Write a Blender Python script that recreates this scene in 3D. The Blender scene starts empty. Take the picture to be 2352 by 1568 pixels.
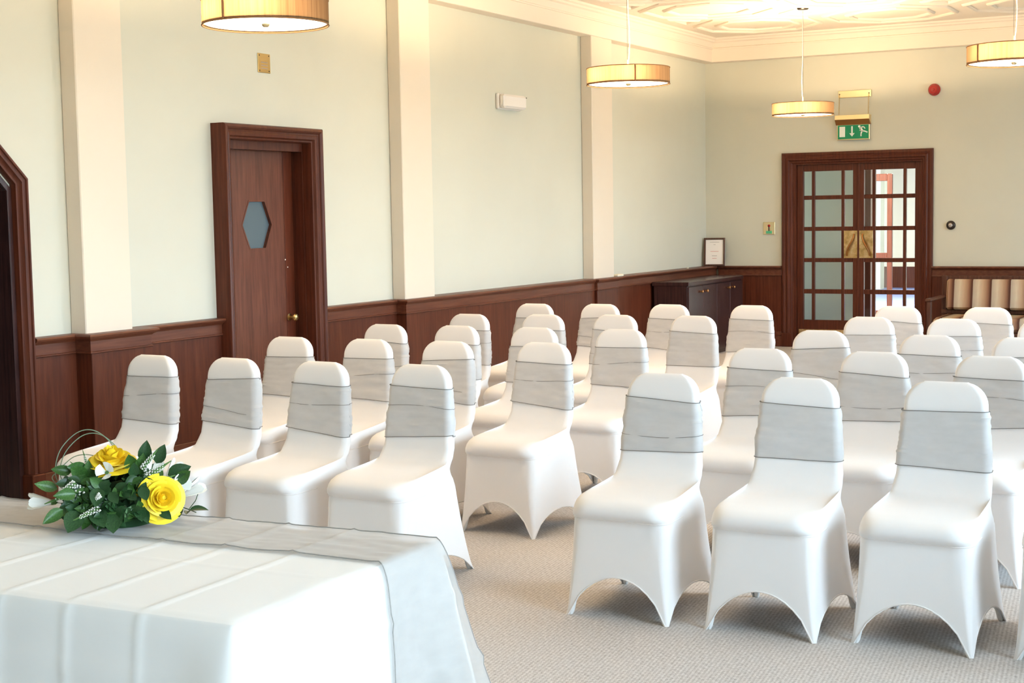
import bpy, math, random
from mathutils import Vector, Matrix, noise
from math import sin, cos, pi, radians, sqrt, exp

C = bpy.context.scene.collection
SC = bpy.context.scene

# ---------------------------------------------------------------- camera
CAM = (6.44994, -16.67515, 1.6)
YAW, PITCH, ROLL, FPX = 0.500588, 0.0860694, -0.0171025, 3392.446
_f = Vector((-sin(YAW) * cos(PITCH), cos(YAW) * cos(PITCH), -sin(PITCH)))
_r = Vector((cos(YAW), sin(YAW), 0))
_u = _r.cross(_f)
_r2 = cos(ROLL) * _r + sin(ROLL) * _u
_u2 = -sin(ROLL) * _r + cos(ROLL) * _u
cam = bpy.data.cameras.new('camera')
cam.sensor_width = 36
cam.lens = FPX * 36 / 2352
cam.clip_start = 0.05
camo = bpy.data.objects.new('camera', cam)
C.objects.link(camo)
mw = Matrix((( _r2.x, _u2.x, -_f.x, CAM[0]), (_r2.y, _u2.y, -_f.y, CAM[1]), (_r2.z, _u2.z, -_f.z, CAM[2]), (0, 0, 0, 1)))
camo.matrix_world = mw
SC.camera = camo

# ---------------------------------------------------------------- exposure, world, window light
SC.view_settings.view_transform = 'Standard'
SC.view_settings.look = 'None'
SC.view_settings.gamma = 1
SC.view_settings.use_curve_mapping = False
SC.view_settings.exposure = 1.25
try:
    SC.cycles.use_denoising = True
    SC.cycles.max_bounces = 10
    SC.cycles.diffuse_bounces = 5
    SC.cycles.transparent_max_bounces = 16
    SC.cycles.sample_clamp_indirect = 6
except Exception:
    pass
SKY = 9.6
world = bpy.data.worlds.new('daylight')
SC.world = world
world.use_nodes = True
nt = world.node_tree
nt.nodes.clear()
wo = nt.nodes.new('ShaderNodeOutputWorld')
bg = nt.nodes.new('ShaderNodeBackground')
tc = nt.nodes.new('ShaderNodeTexCoord')
sx = nt.nodes.new('ShaderNodeSeparateXYZ')
cr = nt.nodes.new('ShaderNodeValToRGB')
mr = nt.nodes.new('ShaderNodeMapRange')
mr.inputs[1].default_value = -0.3
mr.inputs[2].default_value = 0.6
nt.links.new(tc.outputs['Generated'], sx.inputs[0])
nt.links.new(sx.outputs[2], mr.inputs[0])
nt.links.new(mr.outputs[0], cr.inputs[0])
cr.color_ramp.elements[0].position = 0.28
cr.color_ramp.elements[0].color = (0.36, 0.38, 0.36, 1)
cr.color_ramp.elements[1].position = 0.40
cr.color_ramp.elements[1].color = (0.68, 0.83, 1.0, 1)
nt.links.new(cr.outputs[0], bg.inputs[0])
bg.inputs[1].default_value = SKY
nt.links.new(bg.outputs[0], wo.inputs[0])

RIGHT_X = 8.0
WINDOWS = [(-3.9, -1.7), (-7.3, -5.1), (-10.7, -8.5), (-14.1, -11.9), (-17.5, -15.3)]   # y ranges of right wall windows; the last, unseen, added to brighten the table
WZ = (0.75, 3.1)
def portal(name, loc, rot, sx_, sy_):
    l = bpy.data.lights.new(name, 'AREA')
    l.shape = 'RECTANGLE'
    l.size = sx_
    l.size_y = sy_
    l.cycles.is_portal = True
    o = bpy.data.objects.new(name, l)
    C.objects.link(o)
    o.location = loc
    o.rotation_euler = rot
for (a, b) in WINDOWS:
    portal('window_portal', (RIGHT_X + 0.3, (a + b) / 2, sum(WZ) / 2), (0, radians(90), 0), WZ[1] - WZ[0], b - a)
LAMP_W = 40.0

# ---------------------------------------------------------------- mesh helpers
class M:
    def __init__(s):
        s.v = []
        s.f = []
    def add(s, vs, fs):
        n = len(s.v)
        s.v.extend(vs)
        s.f.extend([tuple(i + n for i in f) for f in fs])
    def box(s, x0, x1, y0, y1, z0, z1, c=0.0):
        if x0 > x1: x0, x1 = x1, x0
        if y0 > y1: y0, y1 = y1, y0
        if z0 > z1: z0, z1 = z1, z0
        if c <= 0:
            vs = [(x, y, z) for x in (x0, x1) for y in (y0, y1) for z in (z0, z1)]
            s.add(vs, [(0, 1, 3, 2), (4, 6, 7, 5), (0, 4, 5, 1), (2, 3, 7, 6), (0, 2, 6, 4), (1, 5, 7, 3)])
            return
        c = min(c, (x1 - x0) * .45, (y1 - y0) * .45, (z1 - z0) * .45)
        X, Y, Z = (x0, x1), (y0, y1), (z0, z1)
        vs, ix = [], {}
        for i in (0, 1):
            for j in (0, 1):
                for k in (0, 1):
                    si, sj, sk = 1 - 2 * i, 1 - 2 * j, 1 - 2 * k
                    for a, p in ((0, (X[i], Y[j] + sj * c, Z[k] + sk * c)), (1, (X[i] + si * c, Y[j], Z[k] + sk * c)), (2, (X[i] + si * c, Y[j] + sj * c, Z[k]))):
                        ix[i, j, k, a] = len(vs)
                        vs.append(p)
        fs = []
        for a in range(3):
            for e in (0, 1):
                q = []
                for (m, n) in ((0, 0), (0, 1), (1, 1), (1, 0)):
                    t = [m, n]
                    t.insert(a, e)
                    q.append(ix[t[0], t[1], t[2], a])
                fs.append(tuple(q if e else q[::-1]))
        for a in range(3):          # edges along axis a
            b, d = [q for q in range(3) if q != a]
            for m in (0, 1):
                for n in (0, 1):
                    def K(e, w):
                        t = [0, 0, 0]
                        t[a], t[b], t[d] = e, m, n
                        return ix[t[0], t[1], t[2], w]
                    fs.append((K(0, b), K(1, b), K(1, d), K(0, d)))
        for i in (0, 1):
            for j in (0, 1):
                for k in (0, 1):
                    fs.append((ix[i, j, k, 0], ix[i, j, k, 1], ix[i, j, k, 2]))
        s.add(vs, fs)
    def grid(s, rows, close_u=False, close_v=False):
        nv, nu = len(rows), len(rows[0])
        vs = [p for r in rows for p in r]
        fs = []
        for j in range(nv if close_v else nv - 1):
            for i in range(nu if close_u else nu - 1):
                j2, i2 = (j + 1) % nv, (i + 1) % nu
                fs.append((j * nu + i, j * nu + i2, j2 * nu + i2, j2 * nu + i))
        s.add(vs, fs)
    def tube(s, pts, r, n=8, caps=True, closed=False, flat=1.0):
        pts = [Vector(p) for p in pts]
        m = len(pts)
        rows = []
        up = None
        for i, p in enumerate(pts):
            if closed:
                t = pts[(i + 1) % m] - pts[i - 1]
            else:
                t = pts[min(i + 1, m - 1)] - pts[max(i - 1, 0)]
            t = t.normalized() if t.length > 1e-9 else Vector((0, 0, 1))
            if up is None:
                up = Vector((0, 0, 1)) if abs(t.z) < .9 else Vector((1, 0, 0))
            a = t.cross(up)
            a = a.normalized() if a.length > 1e-6 else Vector((1, 0, 0))
            b = a.cross(t)
            up = b
            rr = r[i] if isinstance(r, (list, tuple)) else r
            rows.append([tuple(p + a * (rr * cos(2 * pi * k / n)) + b * (rr * flat * sin(2 * pi * k / n))) for k in range(n)])
        base = len(s.v)
        s.grid(rows, close_u=True, close_v=closed)
        if caps and not closed:
            s.f.append(tuple(base + k for k in range(n))[::-1])
            s.f.append(tuple(base + (m - 1) * n + k for k in range(n)))
    def lathe(s, prof, n=32, c=(0, 0, 0), axis='z'):
        def mp(x, y, z):
            if axis == 'z': return (c[0] + x, c[1] + y, c[2] + z)
            if axis == 'x': return (c[0] + z, c[1] + x, c[2] + y)
            return (c[0] + x, c[1] - z, c[2] + y)
        rows = [[mp(r * cos(2 * pi * k / n), r * sin(2 * pi * k / n), z) for k in range(n)] for (r, z) in prof]
        s.grid(rows, close_u=True)
    def prism(s, poly, mp, d0, d1):
        n = len(poly)
        vs = [mp(a, b, d0) for a, b in poly] + [mp(a, b, d1) for a, b in poly]
        fs = [tuple(range(n))[::-1], tuple(range(n, 2 * n))] + [(i, (i + 1) % n, n + (i + 1) % n, n + i) for i in range(n)]
        s.add(vs, fs)
    def sweep(s, prof, path, mp, closed=False, side=1):
        """prof: (offset, depth) pairs; path: 2D polyline; offset goes to the right of the path's direction (side=1)"""
        m = len(path)
        rows = []
        for i in range(m):
            p = Vector(path[i])
            prev = Vector(path[i - 1]) if (i > 0 or closed) else None
            nxt = Vector(path[(i + 1) % m]) if (i < m - 1 or closed) else None
            ns = []
            for a, b in ((prev, p), (p, nxt)):
                if a is None or b is None: continue
                d = (b - a).normalized()
                ns.append(Vector((d.y, -d.x)) * side)
            n = ns[0] if len(ns) == 1 else (ns[0] + ns[1]) / (1 + ns[0].dot(ns[1]))
            rows.append([mp(p.x + n.x * o, p.y + n.y * o, d) for o, d in prof])
        base = len(s.v)
        s.grid(rows, close_v=closed)
        if not closed:
            k = len(prof)
            s.f.append(tuple(base + i for i in range(k)))
            s.f.append(tuple(base + (m - 1) * k + i for i in range(k))[::-1])
    def mesh(s, name, mat, smooth=True, angle=35):
        me = bpy.data.meshes.new(name)
        me.from_pydata([tuple(p) for p in s.v], [], s.f)
        me.update()
        if smooth:
            me.polygons.foreach_set('use_smooth', [True] * len(me.polygons))
            me.set_sharp_from_angle(angle=radians(angle))
        if mat: me.materials.append(mat)
        return me
    def build(s, name, mat, parent=None, smooth=True, angle=35):
        return put(name, s.mesh(name, mat, smooth, angle), parent)

def put(name, me, parent=None):
    o = bpy.data.objects.new(name, me)
    C.objects.link(o)
    if parent: o.parent = parent
    return o
def tag(o, label=None, cat=None, group=None, kind=None):
    if label: o['label'] = label
    if cat: o['category'] = cat
    if group: o['group'] = group
    if kind: o['kind'] = kind
    return o
def empty(name, loc=(0, 0, 0), rz=0.0, label=None, cat=None, group=None, kind=None):
    o = bpy.data.objects.new(name, None)
    o.empty_display_size = .1
    C.objects.link(o)
    o.location = loc
    o.rotation_euler = (0, 0, rz)
    return tag(o, label, cat, group, kind)
def kids(o):
    return [c for c in C.objects if c.parent == o]
def copy_tree(o, parent=None, tree=None):
    c = o.copy()
    C.objects.link(c)
    if parent is not None: c.parent = parent
    for ch in tree.get(o, []):
        copy_tree(ch, c, tree)
    return c
def tree_of(root):
    t = {}
    for o in C.objects:
        if o.parent is not None: t.setdefault(o.parent, []).append(o)
    return t
def cbx(name, mat, parent, *b, c=.004):
    m = M()
    m.box(*b, c=c)
    return m.build(name, mat, parent)

# ---------------------------------------------------------------- materials
def lerp_(a, b, t): return a + (b - a) * t
def srgb(r, g, b):
    return tuple(((c / 255) / 12.92 if c / 255 <= .04045 else ((c / 255 + .055) / 1.055) ** 2.4) for c in (r, g, b)) + (1,)
def mat(name, col, rough=.6, spec=.3, metal=0, **kw):
    m = bpy.data.materials.new(name)
    m.use_nodes = True
    b = m.node_tree.nodes['Principled BSDF']
    b.inputs['Base Color'].default_value = col
    b.inputs['Roughness'].default_value = rough
    b.inputs['Specular IOR Level'].default_value = spec
    b.inputs['Metallic'].default_value = metal
    for k, v in kw.items():
        b.inputs[k.replace('_', ' ')].default_value = v
    return m
def nn(m, t, **kw):
    n = m.node_tree.nodes.new(t)
    for k, v in kw.items(): setattr(n, k, v)
    return n
def ln(m, a, b): m.node_tree.links.new(a, b)
def bsdf(m): return m.node_tree.nodes['Principled BSDF']
def coords(m, scale=(1, 1, 1), kind='Object', rot=(0, 0, 0)):
    t = nn(m, 'ShaderNodeTexCoord')
    mp = nn(m, 'ShaderNodeMapping')
    mp.inputs['Scale'].default_value = scale
    mp.inputs['Rotation'].default_value = rot
    ln(m, t.outputs[kind], mp.inputs[0])
    return mp.outputs[0]
def ramp(m, fac, stops):
    r = nn(m, 'ShaderNodeValToRGB')
    e = r.color_ramp.elements
    while len(e) < len(stops): e.new(.5)
    for q, (p, c) in zip(e, stops):
        q.position = p
        q.color = c
    ln(m, fac, r.inputs[0])
    return r.outputs[0]
def noise_tex(m, vec, scale, detail=3, rough=.5):
    n = nn(m, 'ShaderNodeTexNoise')
    n.inputs['Scale'].default_value = scale
    n.inputs['Detail'].default_value = detail
    n.inputs['Roughness'].default_value = rough
    ln(m, vec, n.inputs['Vector'])
    return n.outputs['Fac']
def bump(m, h, strength, dist):
    b = nn(m, 'ShaderNodeBump')
    b.inputs['Strength'].default_value = strength
    b.inputs['Distance'].default_value = dist
    ln(m, h, b.inputs['Height'])
    ln(m, b.outputs[0], bsdf(m).inputs['Normal'])

def paint(name, col, rough=.42, spec=.25):
    m = mat(name, col, rough, spec)
    v = coords(m)
    f = noise_tex(m, v, 1.3, 4)
    c2 = tuple(x * .965 for x in col[:3]) + (1,)
    ln(m, ramp(m, f, [(.35, c2), (.65, col)]), bsdf(m).inputs['Base Color'])
    bump(m, noise_tex(m, v, 160, 2), .05, .002)
    return m
def wood(name, dark, mid, light, rough=.38, scale=(14, 14, 1.1), spec=.35):
    m = mat(name, mid, rough, spec)
    v = coords(m, scale)
    f = noise_tex(m, v, 3.0, 6, .62)
    w = nn(m, 'ShaderNodeTexWave', wave_type='BANDS', bands_direction='X')
    w.inputs['Scale'].default_value = .6
    w.inputs['Distortion'].default_value = 9
    w.inputs['Detail'].default_value = 3
    w.inputs['Detail Scale'].default_value = 1.2
    ln(m, v, w.inputs['Vector'])
    mx = nn(m, 'ShaderNodeMath', operation='MULTIPLY_ADD')
    ln(m, w.outputs['Fac'], mx.inputs[0])
    mx.inputs[1].default_value = .14
    ln(m, f, mx.inputs[2])
    ln(m, ramp(m, mx.outputs[0], [(.28, dark), (.56, mid), (.84, light)]), bsdf(m).inputs['Base Color'])
    bump(m, f, .12, .002)
    return m

WALL = paint('sage_wall_paint', (.62, .625, .54, 1))
PILASTER = paint('cream_pilaster_paint', (.74, .665, .56, 1))
CEIL = paint('warm_white_ceiling', (.80, .72, .62, 1), .6, .2)
WOOD = wood('mahogany', (.056, .0135, .007, 1), (.086, .0220, .0105, 1), (.118, .034, .0165, 1), spec=.25)
WOODH = wood('mahogany_rail', (.075, .020, .010, 1), (.115, .034, .017, 1), (.16, .054, .027, 1), scale=(6, 1.0, 20))
DOORW = wood('mahogany_door', (.062, .018, .0095, 1), (.115, .036, .019, 1), (.16, .056, .03, 1))
STILE = wood('red_mahogany_stile', (.07, .014, .006, 1), (.105, .024, .010, 1), (.14, .036, .016, 1))
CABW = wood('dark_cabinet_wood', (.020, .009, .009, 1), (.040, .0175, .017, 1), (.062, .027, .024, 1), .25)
SOFAW = wood('sofa_wood', (.045, .016, .010, 1), (.085, .031, .019, 1), (.12, .047, .03, 1))
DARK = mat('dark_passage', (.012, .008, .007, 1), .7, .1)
BRASS = mat('brass', (.62, .46, .20, 1), .28, .5, 1.0)
BRASSP = mat('pale_brass', (.80, .68, .42, 1), .32, .5, 1.0)
def tarnish():
    m = mat('tarnished_brass', (.6, .42, .17, 1), .3, .5, 1.0)
    f = noise_tex(m, coords(m), 12, 4, .6)
    ln(m, ramp(m, f, [(.3, (.40, .25, .09, 1)), (.5, (.70, .51, .23, 1)), (.7, (.90, .76, .48, 1))]), bsdf(m).inputs['Base Color'])
    return m
TARN = tarnish()
BRONZE = mat('bronze', (.42, .20, .07, 1), .3, .5, .9)
DKMETAL = mat('dark_metal', (.05, .04, .035, 1), .35, .5, .8)
PLASTIC = mat('white_plastic', (.80, .76, .72, 1), .4, .4)
RED = mat('red_plastic', (.42, .012, .010, 1), .25, .5)
GREEN = mat('sign_green', (.012, .26, .12, 1), .4, .3)
GREENL = mat('label_green', (.10, .50, .27, 1), .4, .3)
SIGNW = mat('sign_white', (.84, .90, .84, 1), .4, .3)
INK = mat('grey_ink', (.30, .27, .26, 1), .7, .1)
REDINK = mat('red_ink', (.55, .16, .15, 1), .7, .1)
PAPER = mat('white_paper', (.84, .80, .76, 1), .25, .5)
FRAMEW = wood('picture_frame_wood', (.04, .016, .010, 1), (.08, .035, .022, 1), (.11, .05, .03, 1))
BLUEGLASS = mat('blue_grey_glass', (.10, .14, .165, 1), .25, .5)
BLUECARPET = mat('blue_carpet', (.20, .24, .44, 1), .9, .1)
HALLWALL = mat('hall_wall_cream', (.74, .72, .60, 1), .6, .2)
HALLGREY = mat('hall_wall_grey', (.60, .63, .56, 1), .6, .2)
CREAM = mat('cream_block', (.82, .76, .60, 1), .6, .2)

def glass(name, tint, gloss=.1):
    m = bpy.data.materials.new(name)
    m.use_nodes = True
    n = m.node_tree.nodes
    n.clear()
    o = n.new('ShaderNodeOutputMaterial')
    mx = n.new('ShaderNodeMixShader')
    tr = n.new('ShaderNodeBsdfTransparent')
    tr.inputs[0].default_value = tint
    gl = n.new('ShaderNodeBsdfGlossy')
    gl.inputs['Roughness'].default_value = .03
    fr = n.new('ShaderNodeFresnel')
    fr.inputs[0].default_value = 1.45
    ln(m, fr.outputs[0], mx.inputs[0])
    ln(m, tr.outputs[0], mx.inputs[1])
    ln(m, gl.outputs[0], mx.inputs[2])
    ln(m, mx.outputs[0], o.inputs[0])
    return m
GLASS = glass('clear_glass', (.93, .96, .95, 1))

def fabric(name, col, wr=0.0):
    m = mat(name, col, .75, .15)
    bsdf(m).inputs['Sheen Weight'].default_value = .15
    v = coords(m)
    bump(m, noise_tex(m, v, 9, 3), .10, .006)
    return m
SPANDEX = fabric('white_spandex', (.88, .86, .86, 1))
HEMW = mat('white_hem', (.86, .83, .82, 1), .8, .1)
POCKET = mat('foot_pocket_fabric', (.80, .80, .79, 1), .7, .2)
LINEN = fabric('white_table_linen', (.90, .88, .86, 1))

def organza(name, col, alpha, wrk=(40, 40, 90)):
    m = bpy.data.materials.new(name)
    m.use_nodes = True
    n = m.node_tree.nodes
    b = n['Principled BSDF']
    b.inputs['Roughness'].default_value = .5
    b.inputs['Specular IOR Level'].default_value = .3
    b.inputs['Sheen Weight'].default_value = .3
    out = n['Material Output']
    v = coords(m, (9, 9, 26))
    f = noise_tex(m, v, 1.6, 4)
    c2 = tuple(x * .95 for x in col[:3]) + (1,)
    ln(m, ramp(m, f, [(.35, c2), (.65, col)]), b.inputs['Base Color'])
    bump(m, f, .12, .004)
    tr = n.new('ShaderNodeBsdfTransparent')
    mx = n.new('ShaderNodeMixShader')
    mx.inputs[0].default_value = alpha
    ln(m, tr.outputs[0], mx.inputs[1])
    ln(m, b.outputs[0], mx.inputs[2])
    ln(m, mx.outputs[0], out.inputs[0])
    return m
SASH = organza('grey_organza', (.69, .675, .67, 1), .86)
RUNNER = organza('grey_organza_runner', (.52, .49, .46, 1), .66)
HEMG = mat('organza_hem', (.20, .185, .175, 1), .7, .1)
HEMR = mat('runner_hem', (.34, .32, .30, 1), .7, .1)

def shade_mat():
    m = bpy.data.materials.new('lamp_shade_fabric')
    m.use_nodes = True
    n = m.node_tree.nodes
    n.clear()
    o = n.new('ShaderNodeOutputMaterial')
    mx = n.new('ShaderNodeMixShader')
    mx.inputs[0].default_value = .55
    d = n.new('ShaderNodeBsdfDiffuse')
    t = n.new('ShaderNodeBsdfTranslucent')
    v = coords(m, (60, 60, 1.5))
    f = noise_tex(m, v, 1.5, 3)
    ln(m, ramp(m, f, [(.3, (.16, .10, .055, 1)), (.7, (.23, .155, .09, 1))]), d.inputs[0])
    ln(m, ramp(m, f, [(.3, (.024, .0145, .0075, 1)), (.7, (.034, .0215, .012, 1))]), t.inputs[0])
    ln(m, d.outputs[0], mx.inputs[1])
    ln(m, t.outputs[0], mx.inputs[2])
    ln(m, mx.outputs[0], o.inputs[0])
    return m
SHADE = shade_mat()
SEAM = mat('shade_seam', (.30, .16, .08, 1), .7, .1)
def emit(name, col, s):
    m = bpy.data.materials.new(name)
    m.use_nodes = True
    n = m.node_tree.nodes
    n.clear()
    o = n.new('ShaderNodeOutputMaterial')
    e = n.new('ShaderNodeEmission')
    e.inputs[0].default_value = col
    e.inputs[1].default_value = s
    ln(m, e.outputs[0], o.inputs[0])
    return m
DIFFUSER = emit('lit_lamp_diffuser', (1, .80, .54, 1), 5.0)
BULB = emit('lit_bulb', (1, .85, .6, 1), 20)

def carpet():
    m = mat('grey_loop_carpet', (.4, .37, .34, 1), .95, .05)
    v = coords(m, (1, 1, 1), rot=(0, 0, radians(38)))
    ch = nn(m, 'ShaderNodeTexChecker')
    ch.inputs['Scale'].default_value = 95
    ln(m, v, ch.inputs['Vector'])
    f = noise_tex(m, v, 70, 4, .7)
    g = noise_tex(m, v, .8, 3)
    a = nn(m, 'ShaderNodeMath', operation='MULTIPLY_ADD')
    ln(m, ch.outputs['Fac'], a.inputs[0])
    a.inputs[1].default_value = .22
    ln(m, f, a.inputs[2])
    b = nn(m, 'ShaderNodeMath', operation='MULTIPLY_ADD')
    ln(m, g, b.inputs[0])
    b.inputs[1].default_value = .35
    ln(m, a.outputs[0], b.inputs[2])
    ln(m, ramp(m, b.outputs[0], [(.45, (.34, .31, .29, 1)), (.72, (.54, .505, .485, 1)), (1.0, (.72, .69, .67, 1))]), bsdf(m).inputs['Base Color'])
    bump(m, a.outputs[0], .5, .006)
    return m
CARPET = carpet()

def stripes():
    m = mat('striped_upholstery', (.5, .4, .3, 1), .8, .1)
    t = nn(m, 'ShaderNodeTexCoord')
    s = nn(m, 'ShaderNodeSeparateXYZ')
    ln(m, t.outputs['Object'], s.inputs[0])
    def frac(k, off=0.0):
        a = nn(m, 'ShaderNodeMath', operation='MULTIPLY_ADD')
        ln(m, s.outputs[0], a.inputs[0])
        a.inputs[1].default_value = k
        a.inputs[2].default_value = off
        b = nn(m, 'ShaderNodeMath', operation='FRACT')
        ln(m, a.outputs[0], b.inputs[0])
        return b.outputs[0]
    big = ramp(m, frac(1 / .198, .5), [(0.0, (.52, .47, .39, 1)), (.30, (.78, .71, .56, 1)), (.55, (.64, .48, .33, 1)), (.80, (.36, .20, .13, 1)), (.93, (.12, .055, .042, 1))])
    fine = ramp(m, frac(1 / .0132), [(.0, (1, 1, 1, 1)), (.55, (1, 1, 1, 1)), (.65, (.33, .22, .18, 1)), (1, (.33, .22, .18, 1))])
    mx = nn(m, 'ShaderNodeMix', data_type='RGBA', blend_type='MULTIPLY')
    mx.inputs[0].default_value = .8
    ln(m, big, mx.inputs[6])
    ln(m, fine, mx.inputs[7])
    ln(m, mx.outputs[2], bsdf(m).inputs['Base Color'])
    return m
STRIPES = stripes()

def leafmat(name, d, l, rough=.35):
    m = mat(name, d, rough, .4)
    f = noise_tex(m, coords(m), 22, 2)
    ln(m, ramp(m, f, [(.35, d), (.7, l)]), bsdf(m).inputs['Base Color'])
    return m
LEAFD = leafmat('dark_leaf', (.014, .044, .014, 1), (.030, .082, .024, 1))
LEAFM = leafmat('mid_leaf', (.030, .085, .018, 1), (.065, .155, .032, 1))
LEAFL = leafmat('light_leaf', (.06, .15, .035, 1), (.13, .23, .07, 1))
YEL = mat('yellow_petal', (.94, .68, .03, 1), .55, .2)
YELL = mat('pale_yellow_petal', (.95, .74, .10, 1), .55, .2)
for _m in (YEL, YELL):
    bsdf(_m).inputs['Subsurface Weight'].default_value = .0
WPETAL = mat('white_petal', (.93, .90, .83, 1), .6, .2)
GRASSM = mat('bear_grass', (.20, .28, .19, 1), .5, .3)
FOAM = mat('floral_foam', (.02, .05, .02, 1), .9, .1)

# ---------------------------------------------------------------- room shell
LW = lambda a, b, d: (d, a, b)          # left wall plane: a = y, b = z, d = out into the room
BW = lambda a, b, d: (a, -d, b)         # back wall plane: a = x, b = z
YB = -19.0
DADO = .943
CEILZ = 3.6

fl = M()
fl.box(-.3, RIGHT_X + .3, YB - .3, .12, -.12, 0)
fl.build('floor', CARPET)['kind'] = 'structure'

wl = empty('wall_left', kind='structure')
m = M()
ARCH_R, ARCH_L = -10.719, -12.6          # arched doorway clear opening
AZ, AH = 1.79, 2.14
DR_L, DR_R, DR_T = -8.90, -7.955, 2.115  # hexagon-light door opening
poly = [(0.3, -.1), (0.3, CEILZ + .1), (YB, CEILZ + .1), (YB, -.1), (ARCH_L, -.1), (ARCH_L, AZ), (ARCH_L + .35, AH), (ARCH_R - .35, AH), (ARCH_R, AZ), (ARCH_R, -.1),
        (DR_L, -.1), (DR_L, DR_T), (DR_R, DR_T), (DR_R, -.1)]
m.prism(poly, LW, -.25, 0)
m.build('plaster', WALL, wl, smooth=False)

# pilasters on the left wall (tops run up behind the cornice)
PIL = [(-10.30, -9.91), (-6.845, -6.40), (-3.38, -2.90)]
for i, (a, b) in enumerate(PIL):
    mm = M()
    mm.box(0.0, .12, a, b, DADO - .01, 3.36, c=.006)
    mm.build('pilaster', PILASTER, wl)

def dado_panels(y0, y1, x, parent, s0=0.0, s1=0.0):
    """flat panels between y0 and y1 whose face stands x out from the wall"""
    cbx('backing', WOOD, parent, 0, x, y0, y1, 0, DADO - .04, c=0)
    n = max(1, round((y1 - y0) / 1.35))
    for i in range(n):
        p0, p1 = y0 + (y1 - y0) * i / n, y0 + (y1 - y0) * (i + 1) / n
        cbx('panel', WOOD, parent, 0, x + .006, p0 + .0015, p1 - .0015, .158, .83, c=.002)
def dado_run(path, parent, ledges):
    """plinth, rails, bead and cap carried round the pilasters with mitred corners; path in (y, x)"""
    mp = lambda a, b, d: (b, a, d)
    for nm, pr in (('plinth', [(-.02, 0), (.022, 0), (.022, .088), (.016, .10), (-.02, .10)]),
                   ('bottom_rail', [(-.02, .10), (.012, .10), (.012, .153), (.008, .158), (-.02, .158)]),
                   ('bead', [(-.01, .824), (.014, .826), (.020, .831), (.020, .836), (.014, .840), (-.01, .840)]),
                   ('frieze_rail', [(-.02, .840), (.012, .840), (.012, .902), (-.02, .902)]),
                   ('cap_rail', [(-.02, .900), (.016, .900), (.022, .908), (.034, .914), (.046, .922), (.050, .931), (.046, .940), (.036, DADO), (-.02, DADO)])):
        mm = M()
        mm.sweep(pr, path, mp, side=-1)
        mm.build(nm, WOODH, parent)
    for (a, b, x) in ledges:
        cbx('ledge', WOODH, parent, 0, x + .001, a, b, DADO - .02, DADO + .0005, c=0)
SEG1 = [(-10.64, -10.30, .03), (-10.30, -9.81, .15), (-9.81, -8.985, .03)]
SEG2 = [(-7.88, -6.845, .03), (-6.845, -3.38, .12), (-3.38, -2.90, .15), (-2.90, -.005, .12)]
for seg in (SEG1, SEG2):
    path = []
    for (a, b, x) in seg:
        dado_panels(a, b, x, wl)
        path += [(a, x), (b, x)]
    dado_run(path, wl, seg)

# back wall
DX0, DX1, DZT = 1.085, 2.575, 2.135     # double-door opening
wb = empty('wall_back', kind='structure')
m = M()
m.prism([(-.25, -.1), (-.25, CEILZ + .1), (RIGHT_X + .3, CEILZ + .1), (RIGHT_X + .3, -.1), (DX1, -.1), (DX1, DZT), (DX0, DZT), (DX0, -.1)], BW, -.25, 0)
m.build('plaster', WALL, wb, smooth=False)
def dado_b(x0, x1, parent):
    d = .03
    cbx('backing', WOOD, parent, x0, x1, -d, 0, 0, DADO - .04, c=0)
    cbx('plinth', WOODH, parent, x0, x1, -d - .022, 0, 0, .12, c=.006)
    cbx('bottom_rail', WOODH, parent, x0, x1, -d - .012, 0, .12, .175, c=.004)
    cbx('frieze_rail', WOODH, parent, x0, x1, -d - .012, 0, .838, .905, c=.004)
    t = M()
    t.tube([(x0, -d - .012, .834), (x1, -d - .012, .834)], .008, 8)
    t.build('bead', WOODH, parent)
    n = max(1, round((x1 - x0) / 1.1))
    for i in range(n):
        p0, p1 = x0 + (x1 - x0) * i / n, x0 + (x1 - x0) * (i + 1) / n
        cbx('panel', WOOD, parent, p0 + .0015, p1 - .0015, -d - .006, 0, .175, .83, c=.002)
    cp = M()
    prof = [(0, .900), (d + .016, .900), (d + .022, .908), (d + .034, .914), (d + .046, .922), (d + .05, .931), (d + .046, .940), (d + .036, DADO), (0, DADO)]
    cp.sweep(prof, [(x0, 0), (x1, 0)], lambda u, v, z: (u, -abs(v), z))
    cp.build('cap_rail', WOODH, parent)
dado_b(.17, .95, wb)
dado_b(2.68, RIGHT_X, wb)

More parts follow.
